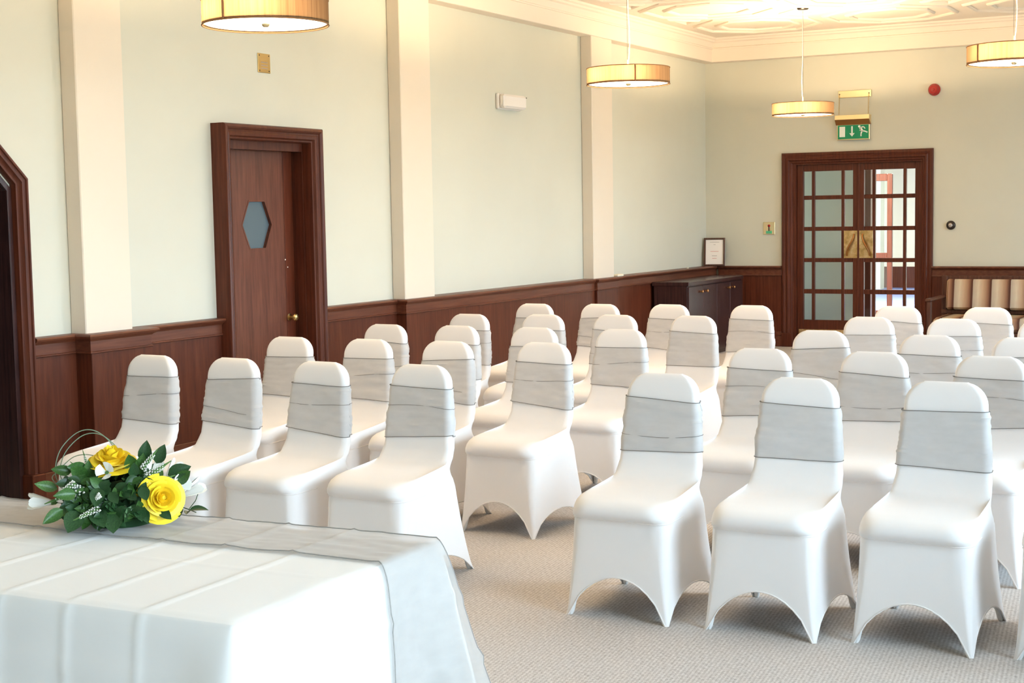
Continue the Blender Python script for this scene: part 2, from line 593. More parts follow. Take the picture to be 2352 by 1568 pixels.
# right wall with tall windows, wall behind the camera
m = M()
pts = []
wr = empty('wall_right', kind='structure')
ys = [YB] + [v for w in sorted(WINDOWS) for v in w] + [.3]
for i in range(0, len(ys), 2):
    mm = M()
    mm.box(RIGHT_X, RIGHT_X + .3, ys[i], ys[i + 1], -.1, CEILZ + .1)
    mm.build('pier', WALL, wr, smooth=False)
for i, (a, b) in enumerate(sorted(WINDOWS)):
    mm = M()
    mm.box(RIGHT_X, RIGHT_X + .3, a, b, -.1, WZ[0])
    mm.build('apron', WOOD, wr, smooth=False)
    mm = M()
    mm.box(RIGHT_X, RIGHT_X + .3, a, b, WZ[1], CEILZ + .1)
    mm.build('lintel', WALL, wr, smooth=False)
    w = empty('window_%d' % (i + 1), kind='structure')
    cbx('sill', PILASTER, w, RIGHT_X - .08, RIGHT_X + .3, a - .05, b + .05, WZ[0] - .04, WZ[0], c=.008)
    fr = M()
    for (p, q, r, s) in ((a, a + .06, WZ[0], WZ[1]), (b - .06, b, WZ[0], WZ[1]), (a, b, WZ[0], WZ[0] + .06), (a, b, WZ[1] - .06, WZ[1])):
        fr.box(RIGHT_X + .12, RIGHT_X + .18, p, q, r, s, c=.005)
    fr.build('window_frame', PILASTER, w)
    for k in (1, 2):
        y = a + (b - a) * k / 3
        cbx('mullion', PILASTER, w, RIGHT_X + .125, RIGHT_X + .175, y - .025, y + .025, WZ[0], WZ[1])
    cbx('transom', PILASTER, w, RIGHT_X + .126, RIGHT_X + .174, a, b, 2.35, 2.40)
    cbx('pane', GLASS, w, RIGHT_X + .148, RIGHT_X + .152, a + .06, b - .06, WZ[0] + .06, WZ[1] - .06, c=0)
m = M()
m.box(-.3, RIGHT_X + .3, YB - .3, YB, -.1, CEILZ + .1)
m.build('wall_front', WALL, smooth=False)['kind'] = 'structure'

# ceiling with octagonal plaster strapwork
ce = empty('ceiling', kind='structure')
m = M()
m.box(-.3, RIGHT_X + .3, YB - .3, .3, CEILZ, CEILZ + .15)
m.build('plaster', CEIL, ce, smooth=False)
def octagon(cx, cy, r, k=.41):
    c = r * k
    return [(cx - c, cy - r), (cx + c, cy - r), (cx + r, cy - c), (cx + r, cy + c), (cx + c, cy + r), (cx - c, cy + r), (cx - r, cy + c), (cx - r, cy - c)]
DN = lambda a, b, d: (a, b, CEILZ - d)
rp = [(-.028, 0), (-.026, .012), (-.014, .022), (.014, .022), (.026, .012), (.028, 0)]
for i in range(5):
    for j in range(8):
        cx, cy = 1.05 + 1.43 * i, -1.15 - 1.45 * j
        for r in (.62, .40):
            mm = M()
            mm.sweep(rp, octagon(cx, cy, r), DN, closed=True)
            mm.build('octagon_moulding', CEIL, ce)
for i in range(-1, 5):
    for j in range(8):
        cx, cy = 1.05 + 1.43 * (i + .5), -1.15 - 1.45 * (j + .5)
        s = .20
        if i == -1:
            pth = [(.44, cy + s), (.44 + s, cy), (.44, cy - s)]
        else:
            pth = [(cx, cy + s), (cx + s, cy), (cx, cy - s), (cx - s, cy)]
        mm = M()
        mm.sweep(rp, pth, DN, closed=True)
        mm.build('diamond_moulding', CEIL, ce)

# cornice: plain fascia below stepped mouldings, along the left, back and right walls
co = empty('trim_1', kind='structure')
fp = [(0, 3.33), (.135, 3.33), (.14, 3.335), (.14, 3.475), (0, 3.475)]
cpf = [(0, 3.475), (.155, 3.475), (.160, 3.487), (.150, 3.495), (.158, 3.51), (.172, 3.53), (.178, 3.545), (.200, 3.556), (.205, 3.572), (.225, 3.582), (.232, 3.6), (0, 3.6)]
path = [(0, YB), (0, 0), (RIGHT_X, 0), (RIGHT_X, YB)]
for nm, pr in (('fascia', fp), ('cornice_moulding', cpf)):
    mm = M()
    mm.sweep(pr, path, lambda a, b, d: (a, b, d))
    mm.build(nm, CEIL, co)

# ---------------------------------------------------------------- arched doorway at the left edge
ar = empty('door_3', kind='structure')
prof = [(0, 0), (0, .075), (.012, .085), (.028, .085), (.036, .074), (.05, .070), (.06, .08), (.075, .078), (.085, .060), (.10, .052), (.118, .052), (.124, .03), (.124, 0)]
AO = .078
prof = [(o * .63, d * .85) for o, d in prof]
apath = [(ARCH_R + AO, 0), (ARCH_R + AO, AZ + .055), (ARCH_R - .30, AH + AO), (ARCH_L + .30, AH + AO), (ARCH_L - AO, AZ + .055), (ARCH_L - AO, 0)]
mm = M()
mm.sweep(prof, apath, LW, side=-1)
mm.build('architrave', WOOD, ar)
cbx('plinth_block', WOOD, ar, 0, .095, ARCH_R - .01, ARCH_R + AO + .012, 0, .17, c=.006)
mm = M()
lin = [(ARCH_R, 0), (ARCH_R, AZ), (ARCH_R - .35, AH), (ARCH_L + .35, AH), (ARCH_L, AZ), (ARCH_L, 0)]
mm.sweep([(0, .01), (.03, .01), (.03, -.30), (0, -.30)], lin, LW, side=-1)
mm.build('jamb_lining', CABW, ar)  # darker wood than the trim, painting in the shade of the reveal
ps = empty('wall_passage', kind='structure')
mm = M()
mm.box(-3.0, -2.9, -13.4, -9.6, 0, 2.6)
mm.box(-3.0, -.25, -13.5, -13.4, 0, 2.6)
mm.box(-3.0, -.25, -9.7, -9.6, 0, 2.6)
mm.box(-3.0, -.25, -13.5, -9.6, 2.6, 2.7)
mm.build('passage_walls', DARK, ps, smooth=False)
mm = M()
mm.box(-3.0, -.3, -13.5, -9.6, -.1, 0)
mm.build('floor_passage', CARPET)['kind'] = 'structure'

# ---------------------------------------------------------------- single door with hexagonal light
d1 = empty('door_1', kind='structure')
prof = [(0, 0), (0, .108), (.008, .120), (.022, .124), (.034, .117), (.040, .104), (.052, .100), (.060, .104), (.078, .098), (.088, .082), (.098, .078), (.104, .06), (.104, 0)]
mm = M()
mm.sweep(prof, [(-8.985, 0), (-8.985, 2.232), (-7.885, 2.232), (-7.885, 0)], LW, side=1)
mm.build('architrave', WOOD, d1)
mm = M()
mm.sweep([(-.03, .004), (.045, .004), (.045, -.06), (.03, -.06), (.03, -.25), (-.03, -.25)], [(DR_L, 0), (DR_L, DR_T), (DR_R, DR_T), (DR_R, 0)], LW, side=1)
mm.build('jamb_lining', WOOD, d1)
lx = -.10
hx = [(-8.561, 1.5545), (-8.482, 1.716), (-8.312, 1.716), (-8.236, 1.5545), (-8.312, 1.391), (-8.482, 1.391)]
# leaf face with a real hexagonal hole: outer rectangle joined to the hole by a ring of quads, front and back, plus the reveal
y0, y1, z1 = -8.87, -7.99, 2.085
out = [(y0, 1.5545), (y0, z1), (y1, z1), (y1, 1.5545), (y1, .012), (y0, .012)]
mm = M()
vs = []
for d in (lx, lx - .045):
    vs += [LW(a, b, d) for a, b in out] + [LW(a, b, d) for a, b in hx]
fs = []
for i in range(6):
    j = (i + 1) % 6
    fs += [(i, j, 6 + j, 6 + i), (12 + i, 18 + i, 18 + j, 12 + j), (6 + i, 6 + j, 18 + j, 18 + i), (i, 12 + i, 12 + j, j)]
mm.add(vs, fs)
leaf1 = mm.build('door_leaf', DOORW, d1, smooth=False)
mm = M()
mm.prism(hx, LW, lx - .030, lx - .024)
mm.build('hexagon_pane', BLUEGLASS, leaf1, smooth=False)
mm = M()
mm.sweep([(0, .0), (.012, .0), (.012, .004), (0, .004)], hx, lambda a, b, d: LW(a, b, lx - .002 + d), closed=True, side=-1)
mm.build('hexagon_bead', DOORW, leaf1)
cbx('lock_stile', STILE, leaf1, lx - .002, lx + .004, -8.092, -7.99, .012, z1, c=.001)
mm = M()
mm.lathe([(0, 0), (.026, 0), (.026, .004), (.012, .008), (.010, .03), (.018, .036), (.026, .048), (.027, .058), (.02, .068), (0, .071)], 20, (lx + .004, -8.068, .883), 'x')
mm.build('door_knob', BRASS, leaf1)
for (yy, zz) in ((-8.095, 1.30), (-8.07, 1.245)):
    mm = M()
    mm.lathe([(0, .0), (.006, .0), (.004, .003), (0, .004)], 8, (lx + .003, yy, zz), 'x')
    mm.build('screw', PLASTIC, leaf1)

# ---------------------------------------------------------------- glazed double doors
d2 = empty('door_2', kind='structure')
prof = [(0, 0), (0, .03), (.012, .045), (.03, .048), (.042, .040), (.056, .038), (.066, .048), (.084, .046), (.096, .030), (.112, .028), (.124, .012), (.135, .010), (.137, 0)]
mm = M()
mm.sweep(prof, [(.948, 0), (.948, 2.245), (2.682, 2.245), (2.682, 0)], BW, side=1)
mm.build('architrave', WOOD, d2)
for xx in (.945, 2.55):
    cbx('plinth_block', WOOD, d2, xx, xx + .137, -.058, 0, 0, .16, c=.006)
mm = M()
mm.sweep([(-.02, .004), (.028, .004), (.028, -.25), (-.02, -.25)], [(DX0, 0), (DX0, DZT), (DX1, DZT), (DX1, 0)], BW, side=1)
mm.build('jamb_lining', WOOD, d2)
LY0, LY1 = .03, .075                    # the leaves stand just inside the opening
ROWS = [(.315, .62), (.672, .985), (1.032, 1.345), (1.392, 1.705), (1.752, 2.03)]
def leaf(x0, x1, flip):
    lf = empty('door_leaf')
    lf.parent = d2
    W_ = x1 - x0
    def X(u): return x0 + u if not flip else x1 - u
    def bx(nm, u0, u1, z0, z1, mt=WOOD, ya=LY0, yb=LY1, c=.004):
        a, b = sorted((X(u0), X(u1)))
        return cbx(nm, mt, lf, a, b, ya, yb, z0, z1, c=c)
    bx('stile', 0, .075, .012, 2.11)
    bx('stile', W_ - .062, W_ - .002, .012, 2.11)
    bx('top_rail', .075, W_ - .062, 2.03, 2.11)
    bx('bottom_rail', .075, W_ - .062, .012, .315)
    cols = [(.075, .172), (.208, .52), (.556, W_ - .062)]
    for u in (.172, .52):
        bx('glazing_bar', u, u + .036, .315, 2.03, ya=LY0 + .004, yb=LY1 - .004)
    for i in range(4):
        bx('glazing_bar', .075, W_ - .062, ROWS[i][1], ROWS[i + 1][0], ya=LY0 + .006, yb=LY1 - .006)
    for (u0, u1) in cols:
        for (a, b) in ROWS:
            bx('pane', u0, u1, a, b, GLASS, .050, .055, 0)
    bx('kick_plate', .02, W_ - .03, .03, .205, TARN, LY0 - .003, LY0, 0)
    p = bx('push_plate', W_ - .165, W_ - .008, 1.032, 1.345, TARN, LY0 - .004, LY0 + .002, .001)
    h = M()
    zc, xc = 1.19, X(W_ - .088)
    sg = -1 if not flip else 1
    pts, rr = [], []
    for k in range(17):
        t = k / 16
        z = 1.30 - .235 * t
        x = xc - sg * .042 * cos(pi * t)
        y = LY0 - .018 - .028 * sin(pi * t)
        pts.append((x, y, z))
        rr.append(.0085 + .003 * sin(pi * t))
    h.tube(pts, rr, 10)
    for (x, y, z) in (pts[0], pts[-1]):
        h.lathe([(0, 0), (.013, 0), (.011, .012), (.008, .022), (0, .024)], 10, (x, LY0 - .002, z), 'y')
    h.build('pull_handle', BRONZE, p)
    return lf
cbx('meeting_strip', WOOD, leaf(1.115, 1.832, False), 1.822, 1.845, LY0 - .006, LY0 + .001, .012, 2.11, c=.002)
leaf(1.836, 2.547, True)

# hall beyond the double doors
hl = empty('wall_hall', kind='structure')
HY = 13.0
def hb(nm, mt, *b): 
    mm = M()
    mm.box(*b)
    return mm.build(nm, mt, hl, smooth=False)
hb('side_wall', HALLGREY, -.6, 1.68, .85, .95, 0, 3.0)
hb('end_return', HALLWALL, -.7, -.6, .25, .95, 0, 3.0)
hb('far_wall', HALLWALL, -4.2, 4.2, HY, HY + .2, 0, 3.0)
hb('hall_side_right', HALLWALL, 3.6, 3.7, .25, HY, 0, 3.0)
for (a, b) in ((.95, 3.2), (5.6, 8.2), (10.6, HY)):
    hb('hall_pier', HALLWALL, -4.2, -4.1, a, b, 0, 3.0)
hb('hall_apron', HALLWALL, -4.2, -4.1, 3.2, 10.6, 0, .8)
hb('hall_lintel', HALLWALL, -4.2, -4.1, 3.2, 10.6, 2.6, 3.0)
hb('hall_partition', HALLWALL, -4.1, .25, 4.0, 4.1, 0, 3.0)
hb('hall_column', HALLWALL, -1.45, -1.12, 12.3, 12.6, 0, 3.0)
hb('hall_ceiling', CEIL, -4.2, 3.7, .25, HY, 3.0, 3.1)
hb('skirting', WOOD, -4.1, 3.6, HY - .03, HY, 0, .42)
hb('post', WOOD, 1.68, 1.76, .83, .97, 0, 2.6)
mm = M()
mm.box(-4.2, 3.7, .12, HY, -.1, .0)
mm.build('floor_hall', BLUECARPET, smooth=False)['kind'] = 'structure'
hd = empty('door_4', kind='structure')
cbx('stile', WOOD, hd, 1.14, 1.21, 4.0, 4.05, .01, 2.07)
cbx('stile', WOOD, hd, .3, .40, 4.0, 4.05, .01, 2.07)
for (a, b) in ((1.97, 2.07), (.86, .97), (.01, .16)):
    cbx('rail', WOOD, hd, .40, 1.14, 4.0, 4.05, a, b)
for (a, b) in ((.16, .86), (.97, 1.97)):
    cbx('pane', GLASS, hd, .40, 1.14, 4.02, 4.026, a, b, c=0)
portal('hall_portal', (-4.15, 4.4, 1.7), (0, radians(-90), 0), 1.8, 2.4)
portal('hall_portal', (-4.15, 9.4, 1.7), (0, radians(-90), 0), 1.8, 2.4)
for yy in (2.2, 7.0):
    hlx = bpy.data.lights.new('hall_fill_light', 'AREA')  # unseen area lights added to brighten the hall behind the glazed doors
    hlx.size = 1.0
    hlx.energy = 260 if yy < 3 else 330
    hlx.color = (1, .93, .82)
    ho = bpy.data.objects.new('hall_fill_light', hlx)
    C.objects.link(ho)
    ho.location = (1.0, yy, 2.95)

# ---------------------------------------------------------------- drum pendant lamps
LZ, LR, LH = 2.53, .305, .122
def pendant():
    r = empty('pendant_lamp')
    mm = M()
    n = 56
    mm.grid([[(LR * cos(2 * pi * k / n), LR * sin(2 * pi * k / n), z) for k in range(n)] for z in (0, LH * .5, LH)], close_u=True)
    sh = mm.build('shade', SHADE, r)
    for z in (0.002, LH - .002):
        mm = M()
        mm.tube([(LR * cos(2 * pi * k / n), LR * sin(2 * pi * k / n), z) for k in range(n)], .0035, 6, closed=True)
        mm.build('rim', SEAM, sh)
    a = radians(-108)
    mm = M()
    mm.tube([((LR + .001) * cos(a), (LR + .001) * sin(a), .004), ((LR + .001) * cos(a), (LR + .001) * sin(a), LH - .003)], .006, 6)
    mm.build('seam', SEAM, sh)
    mm = M()
    mm.lathe([(0, .010), (LR - .012, .010), (LR - .006, .014), (LR - .012, .018), (0, .018)], 48)
    mm.build('diffuser', DIFFUSER, r)
    mm = M()
    mm.lathe([(0, -.006), (.012, -.006), (.018, 0), (.02, .009), (.012, .02), (0, .02)], 16)
    mm.build('finial', BRASSP, r)
    mm = M()
    for k in range(3):
        b = 2 * pi * k / 3 + .4
        mm.tube([(0, 0, LH - .02), ((LR - .003) * cos(b), (LR - .003) * sin(b), LH - .008)], .003, 6)
    mm.tube([(0, 0, .01), (0, 0, LH + .06)], .008, 8)
    mm.build('spider', BRASSP, r)
    top = CEILZ - LZ
    pts = [(.004 + .012 * sin(pi * min(1, t * 2.4)) * (1 if t < .42 else 0), 0, LH + .04 + (top - .035 - LH - .04) * t) for t in [k / 20 for k in range(21)]]
    mm = M()
    mm.tube(pts, .0022, 6)
    mm.build('cord', CREAM, r)
    mm = M()
    mm.tube([(-.006, 0, LH), (-.005, 0, top - .03)], .0012, 5)
    mm.build('suspension_wire', DKMETAL, r)
    mm = M()
    mm.lathe([(0, top), (.058, top), (.058, top - .018), (.05, top - .026), (0, top - .026)], 24)
    mm.build('ceiling_rose', DKMETAL, r)
    for sgn in (-1, 1):
        mm = M()
        mm.lathe([(0, -.03), (.018, -.024), (.026, -.006), (.024, .010), (.013, .026), (.012, .04), (0, .04)], 12, (sgn * .085, -.12, .07))
        mm.build('bulb', BULB, r)
    return r
p0 = pendant()
tr = tree_of(p0)
def bulbs(loc):
    for sgn in (-1, 1):
        l = bpy.data.lights.new('lamp_bulb', 'POINT')
        l.energy = LAMP_W
        l.color = (1, .72, .43)
        l.shadow_soft_size = .03
        o = bpy.data.objects.new('lamp_bulb', l)
        C.objects.link(o)
        o.location = (loc[0] + sgn * .085, loc[1] - .175, loc[2] + .07)
LAMPS = [((1.93, -10.85, LZ), 'drum pendant lamp cut by the picture top, above the brass plaque and dark door'),
         ((1.96, -6.62, LZ), 'drum pendant lamp hanging in front of the far cream pilaster'),
         ((1.88, -2.18, LZ), 'smallest-looking drum pendant lamp hanging beside the green exit sign'),
         ((4.63, -6.30, LZ + .012), 'drum pendant lamp with vertical seam, cut by the picture edge above the red alarm')]
for i, (loc, lab) in enumerate(LAMPS):
    o = p0 if i == 0 else copy_tree(p0, None, tr)
    o.location = loc
    o.rotation_euler = (0, 0, [0.28, .9, 2.6, -.35][i])
    tag(o, lab, 'lamp', 'drum pendant lamps')
    bulbs(loc)

# ---------------------------------------------------------------- wall fittings
t = empty('brass_plaque', (0, -8.40, 2.668), 0, 'small engraved brass plaque high on the wall above the hexagon-window door', 'plaque')
cbx('plate', BRASS, t, 0, .006, -.068, .068, -.066, .066, c=.002)
for k, z in enumerate((.005, -.016, -.036)):
    cbx('engraved_line', INK, t, .0062, .0068, -.036, .036, z - .003, z + .003, c=0)
for yy in (-.052, .052):
    for zz in (-.052, .052):
        mm = M()
        mm.lathe([(0, .0), (.005, .0), (.003, .003), (0, .003)], 8, (.006, yy, zz), 'x')
        mm.build('screw', DKMETAL, t)

t = empty('emergency_light', (0, -4.90, 2.60), 0, 'white plastic bulkhead emergency light on the wall between two pilasters', 'light')
cbx('base', PLASTIC, t, 0, .03, -.215, .215, -.07, .07, c=.008)
mm = M()
mm.box(.028, .095, -.205, .205, -.062, .062, c=.02)
mm.build('diffuser', PLASTIC, t)
mm = M()
mm.lathe([(0, 0), (.006, 0), (.005, .004), (0, .005)], 8, (.095, .19, .045), 'x')
mm.build('indicator', DKMETAL, t)

# exit sign on its hanging bar
t = empty('exit_sign', (1.80, 0, 2.37), 0, 'green exit sign hung on chains from a brass bar above the double doors', 'sign')
cbx('wall_bar', BRASSP, t, -.185, .19, -.03, 0, .475, .553, c=.003)
for xx in (-.17, .165):
    mm = M()
    mm.lathe([(0, 0), (.008, 0), (.006, .006), (0, .008)], 8, (xx, -.03, .515), 'y')
    mm.build('screw', DKMETAL, t)
    for k in range(14):
        z = .515 - .235 * (k + .5) / 14
        mm = M()
        y = -.035 - .02 * k / 14
        ring = []
        for q in range(8):
            an = 2 * pi * q / 8
            ring.append((xx + (.006 * cos(an) if k % 2 else 0), y + (0 if k % 2 else .006 * cos(an)), z + .0105 * sin(an)))
        mm.tube(ring, .002, 5, closed=True)
        mm.build('chain_link', BRASS, t)
mm = M()
mm.prism([(0, .18), (0, .275), (.092, .275), (.098, .232), (.098, .226), (.02, .18)], lambda a, b, d: (d, -a, b), -.205, .185)
hdr = mm.build('light_housing', BRASSP, t, smooth=False)
mm = M()
mm.prism([(.05, .168), (.0985, .2255), (.0985, .2265), (.01, .181), (.01, .168)], lambda a, b, d: (d, -a, b), -.2052, .1852)
mm.build('underside', BRONZE, hdr, smooth=False)
cbx('panel', BRASSP, t, -.195, .178, -.045, -.02, .0, .17, c=.002)
cbx('green_face', GREEN, t, -.185, .168, -.047, -.044, .010, .165, c=0)
FY = -.0475
def flat(nm, polys, mt=SIGNW):
    mm = M()
    for p in polys:
        mm.prism(p, lambda a, b, d: (a, FY - d, b), 0, .0012)
    return mm.build(nm, mt, t, smooth=False)
flat('doorway_symbol', [[(-.165, .034), (-.10, .034), (-.10, .150), (-.165, .150)]])
flat('arrow_symbol', [[(-.030, .070), (-.012, .070), (-.012, .152), (-.030, .152)], [(-.052, .074), (-.021, .036), (.010, .074)]])
def limb(p, q, w):
    d = Vector((q[0] - p[0], q[1] - p[1])).normalized()
    n = Vector((-d.y, d.x)) * w / 2
    return [(p[0] + n.x, p[1] + n.y), (p[0] - n.x, p[1] - n.y), (q[0] - n.x, q[1] - n.y), (q[0] + n.x, q[1] + n.y)]
hx_ = [(.062 + .014 * cos(2 * pi * k / 12), .147 + .012 * sin(2 * pi * k / 12)) for k in range(12)]
flat('running_person_symbol', [hx_, limb((.072, .134), (.098, .092), .026), limb((.076, .134), (.112, .142), .012), limb((.112, .142), (.128, .120), .010),
                               limb((.078, .124), (.070, .098), .011), limb((.094, .094), (.124, .092), .015), limb((.124, .092), (.156, .078), .014),
                               limb((.094, .094), (.082, .066), .016), limb((.082, .066), (.082, .036), .013)])

t = empty('fire_alarm_sounder', (2.684, 0, 2.883), 0, 'round red fire alarm sounder on the wall to the upper side of the double doors', 'alarm')
mm = M()
mm.lathe([(0, 0), (.066, 0), (.066, .02), (.060, .03), (0, .03)], 28, axis='y')
mm.build('base', RED, t)
mm = M()
mm.lathe([(.058, .028), (.056, .05), (.044, .07), (.03, .075), (.028, .068), (.016, .068), (.014, .082), (0, .084)], 28, axis='y')
mm.build('horn', RED, t)

t = empty('door_magnet', (2.875, 0, 1.394), 0, 'small dark round door holder on the wall beside the double doors', 'door holder')
mm = M()
mm.lathe([(0, 0), (.05, 0), (.05, .012), (.043, .024), (.03, .03), (.0, .03)], 24, axis='y')
mm.build('base', DKMETAL, t)
mm = M()
mm.lathe([(.0, .028), (.022, .028), (.022, .036), (.014, .042), (0, .043)], 20, axis='y')
mm.build('disc', mat('steel', (.45, .43, .42, 1), .3, .5, .9), t)

t = empty('key_switch', (.788, 0, 1.382), 0, 'square brass key switch with a green label beside the double doors', 'switch')
cbx('plate', BRASSP, t, -.07, .07, -.01, 0, -.072, .072, c=.003)
mm = M()
mm.lathe([(0, 0), (.017, 0), (.015, .008), (0, .009)], 16, (0, -.01, .028), 'y')
mm.build('key_barrel', RED, t)
cbx('key', DKMETAL, t, -.004, .004, -.026, -.016, -.03, .032, c=.001)
cbx('label', GREENL, t, -.036, .036, -.0125, -.0095, -.062, -.03, c=.002)

# framed notice standing on the panelling ledge in the corner
fr_ = empty('framed_notice', (.155, -.135, DADO), radians(14), 'dark framed white notice standing on the ledge in the room corner', 'picture frame')
TL = radians(-8)
def tilt(o):
    o.rotation_euler = (TL, 0, 0)
    return o
W2, H2 = .125, .335
mm = M()
mm.sweep([(0, 0), (0, .016), (.006, .02), (.018, .02), (.022, .012), (.022, 0)], [(-W2, 0), (-W2, H2), (W2, H2), (W2, 0)], lambda a, b, d: (a, -d, b), closed=True, side=1)
tilt(mm.build('frame', FRAMEW, fr_))
tilt(cbx('backing', FRAMEW, fr_, -W2 + .004, W2 - .004, -.003, .002, .004, H2 - .004, c=0))
pp_ = tilt(cbx('paper', PAPER, fr_, -W2 + .018, W2 - .018, -.006, -.003, .018, H2 - .018, c=0))
for (z, w, mt_) in ((.285, .055, INK), (.255, .012, INK), (.175, .048, REDINK), (.122, .030, INK), (.092, .026, REDINK)):
    cbx('text_line', mt_, pp_, -w, w, -.0068, -.006, z - .0022, z + .0022, c=0)
tag(cbx('cream_eraser', CREAM, None, .10, .155, -2.885, -2.74, DADO, DADO + .022, c=.004), 'small cream block lying on the panelling ledge by the far pilaster', 'eraser')
tag(cbx('chalk_stub', CREAM, None, .10, .118, -.88, -.85, DADO, DADO + .014, c=.003), 'tiny pale stub on the ledge near the framed notice', 'chalk')

# ---------------------------------------------------------------- sideboard
sb = empty('sideboard', (.362, -1.15, 0), 0, 'low dark wood sideboard against the panelled wall in the far corner', 'sideboard')
HX, HYs, HZ = .215, .85, .845
cbx('carcass', CABW, sb, -HX + .02, HX - .025, -HYs + .01, HYs - .01, .05, HZ - .035, c=.003)
cbx('plinth', CABW, sb, -HX + .03, HX - .04, -HYs + .03, HYs - .03, 0, .05, c=.003)
cbx('top', CABW, sb, -HX, HX, -HYs, HYs, HZ - .045, HZ, c=.006)
for k in range(4):
    a = -HYs + .012 + k * (2 * HYs - .024) / 4
    b = a + (2 * HYs - .024) / 4
    dr = cbx('door', CABW, sb, HX - .025, HX - .006, a + .002, b - .002, .055, HZ - .055, c=.003)
    ky = b - .075 if k % 2 == 0 else a + .075
    mm = M()
    mm.lathe([(0, 0), (.008, 0), (.007, .012), (.016, .02), (.017, .028), (.010, .034), (0, .035)], 14, (HX - .006, ky, .728), 'x')
    mm.build('knob', BRONZE, dr)

# ---------------------------------------------------------------- settle with striped cushions
sf = empty('striped_settle', (3.85, -.48, 0), 0, 'wood-framed settle with brown and cream striped cushions by the double doors', 'sofa')
SX = 1.04
cbx('back_rail', SOFAW, sf, -SX, SX, .345, .40, .795, .845, c=.006)
cbx('back_rail', SOFAW, sf, -SX, SX, .305, .36, .43, .475, c=.006)
for xx in (-SX, SX - .06):
    bp = cbx('back_post', SOFAW, sf, xx, xx + .06, .33, .40, 0, .845, c=.006)
for xx in (-SX + .02, SX - .05):
    cbx('front_post', SOFAW, sf, xx - .03, xx + .022, -.34, -.29, 0, .60, c=.006)
    cbx('arm', SOFAW, sf, xx - .04, xx + .03, -.36, .35, .60, .63, c=.008)
cbx('seat_rail', SOFAW, sf, -SX + .03, SX - .03, -.33, -.28, .20, .27, c=.005)
cbx('seat_frame', SOFAW, sf, -SX + .03, SX - .03, -.30, .33, .255, .285, c=.004)
def cushion(x0, x1, y0, y1, z0, z1, r):
    mm = M()
    mm.box(x0, x1, y0, y1, z0, z1, c=r)
    return mm
for (a, b) in ((-SX + .05, .0), (.0, SX - .05)):
    o = cushion(a + .003, b - .003, -.345, .30, .285, .43, .035).build('seat_cushion', STRIPES, sf, angle=60)
for (a, b) in ((-SX + .065, SX - .065),):
    o = cushion(a, b, -.055, .055, -.16, .17, .02).build('back_cushion', STRIPES, sf, angle=60)
    o.location = (0, .315, .635)
    o.rotation_euler = (radians(-9), 0, 0)

# ---------------------------------------------------------------- covered banquet chairs
def lerp(a, b, t): return a + (b - a) * t
def slab(z):
    """backrest section at height z: front y, rear y, half width"""
    t = (z - .50) / .42
    f = .180 + .058 * max(0, min(1.1, t)) ** .85
    b = f + .062 - .010 * t
    w = .187 - .010 * max(0, (z - .475) / .135) if z < .61 else .177 - .018 * (z - .61) / .225
    if z > .835:
        a = min(1, (z - .835) / .09)
        w = .072 + (.159 - .072) * sqrt(max(0, 1 - a * a))
        th = .058 * sqrt(max(.05, 1 - a ** 3 * .93))
        c = (f + b) / 2
        f, b = c - th / 2, c + th / 2
    return f, b, w
NF, NC, NS = 14, 5, 12
def ring_pts(F, B, wf, wb, r):
    """points round a tilted section from front point F to rear point B (y,z)"""
    L = math.hypot(B[0] - F[0], B[1] - F[1])
    r = min(r, L * .48, wf * .9, wb * .9)
    out = []
    def P(x, s):
        t = s / L
        return (x, lerp(F[0], B[0], t), lerp(F[1], B[1], t))
    def W(s): return lerp(wf, wb, s / L)
    for k in range(NF):
        out.append(P(lerp(-(wf - r), wf - r, k / (NF - 1)), 0))
    for k in range(1, NC + 1):
        a = pi / 2 * k / (NC + 1)
        out.append(P(W(r) - r + r * sin(a), r - r * cos(a)))
    for k in range(NS):
        s = lerp(r, L - r, k / (NS - 1))
        out.append(P(W(s), s))
    for k in range(1, NC + 1):
        a = pi / 2 * k / (NC + 1)
        out.append(P(W(L - r) - r + r * cos(a), L - r + r * sin(a)))
    for k in range(NF):
        out.append(P(lerp(wb - r, -(wb - r), k / (NF - 1)), L))
    for k in range(1, NC + 1):
        a = pi / 2 * k / (NC + 1)
        out.append(P(-(W(L - r) - r + r * sin(a)), L - r + r * cos(a)))
    for k in range(NS):
        s = lerp(L - r, r, k / (NS - 1))
        out.append(P(-W(s), s))
    for k in range(1, NC + 1):
        a = pi / 2 * k / (NC + 1)
        out.append(P(-(W(r) - r + r * cos(a)), r - r * sin(a)))
    return out
SEATR = ring_pts((-.214, .388), (.240, .40), .207, .200, .05)
FLOORR = ring_pts((-.237, 0), (.318, 0), .220, .222, .010)
NR = len(SEATR)
def hemz(i):
    """arched hem: apex heights per side"""
    x, y, _ = FLOORR[i]
    def arc(t, h): return h * max(0, 1 - t * t) ** .58
    if y < -.235: return arc(x / .208, .168)
    if y > .316: return arc(x / .208, .15)
    if abs(x) > .2:
        t = (y - .0405) / .2685
        return arc(t, .112)
    return 0
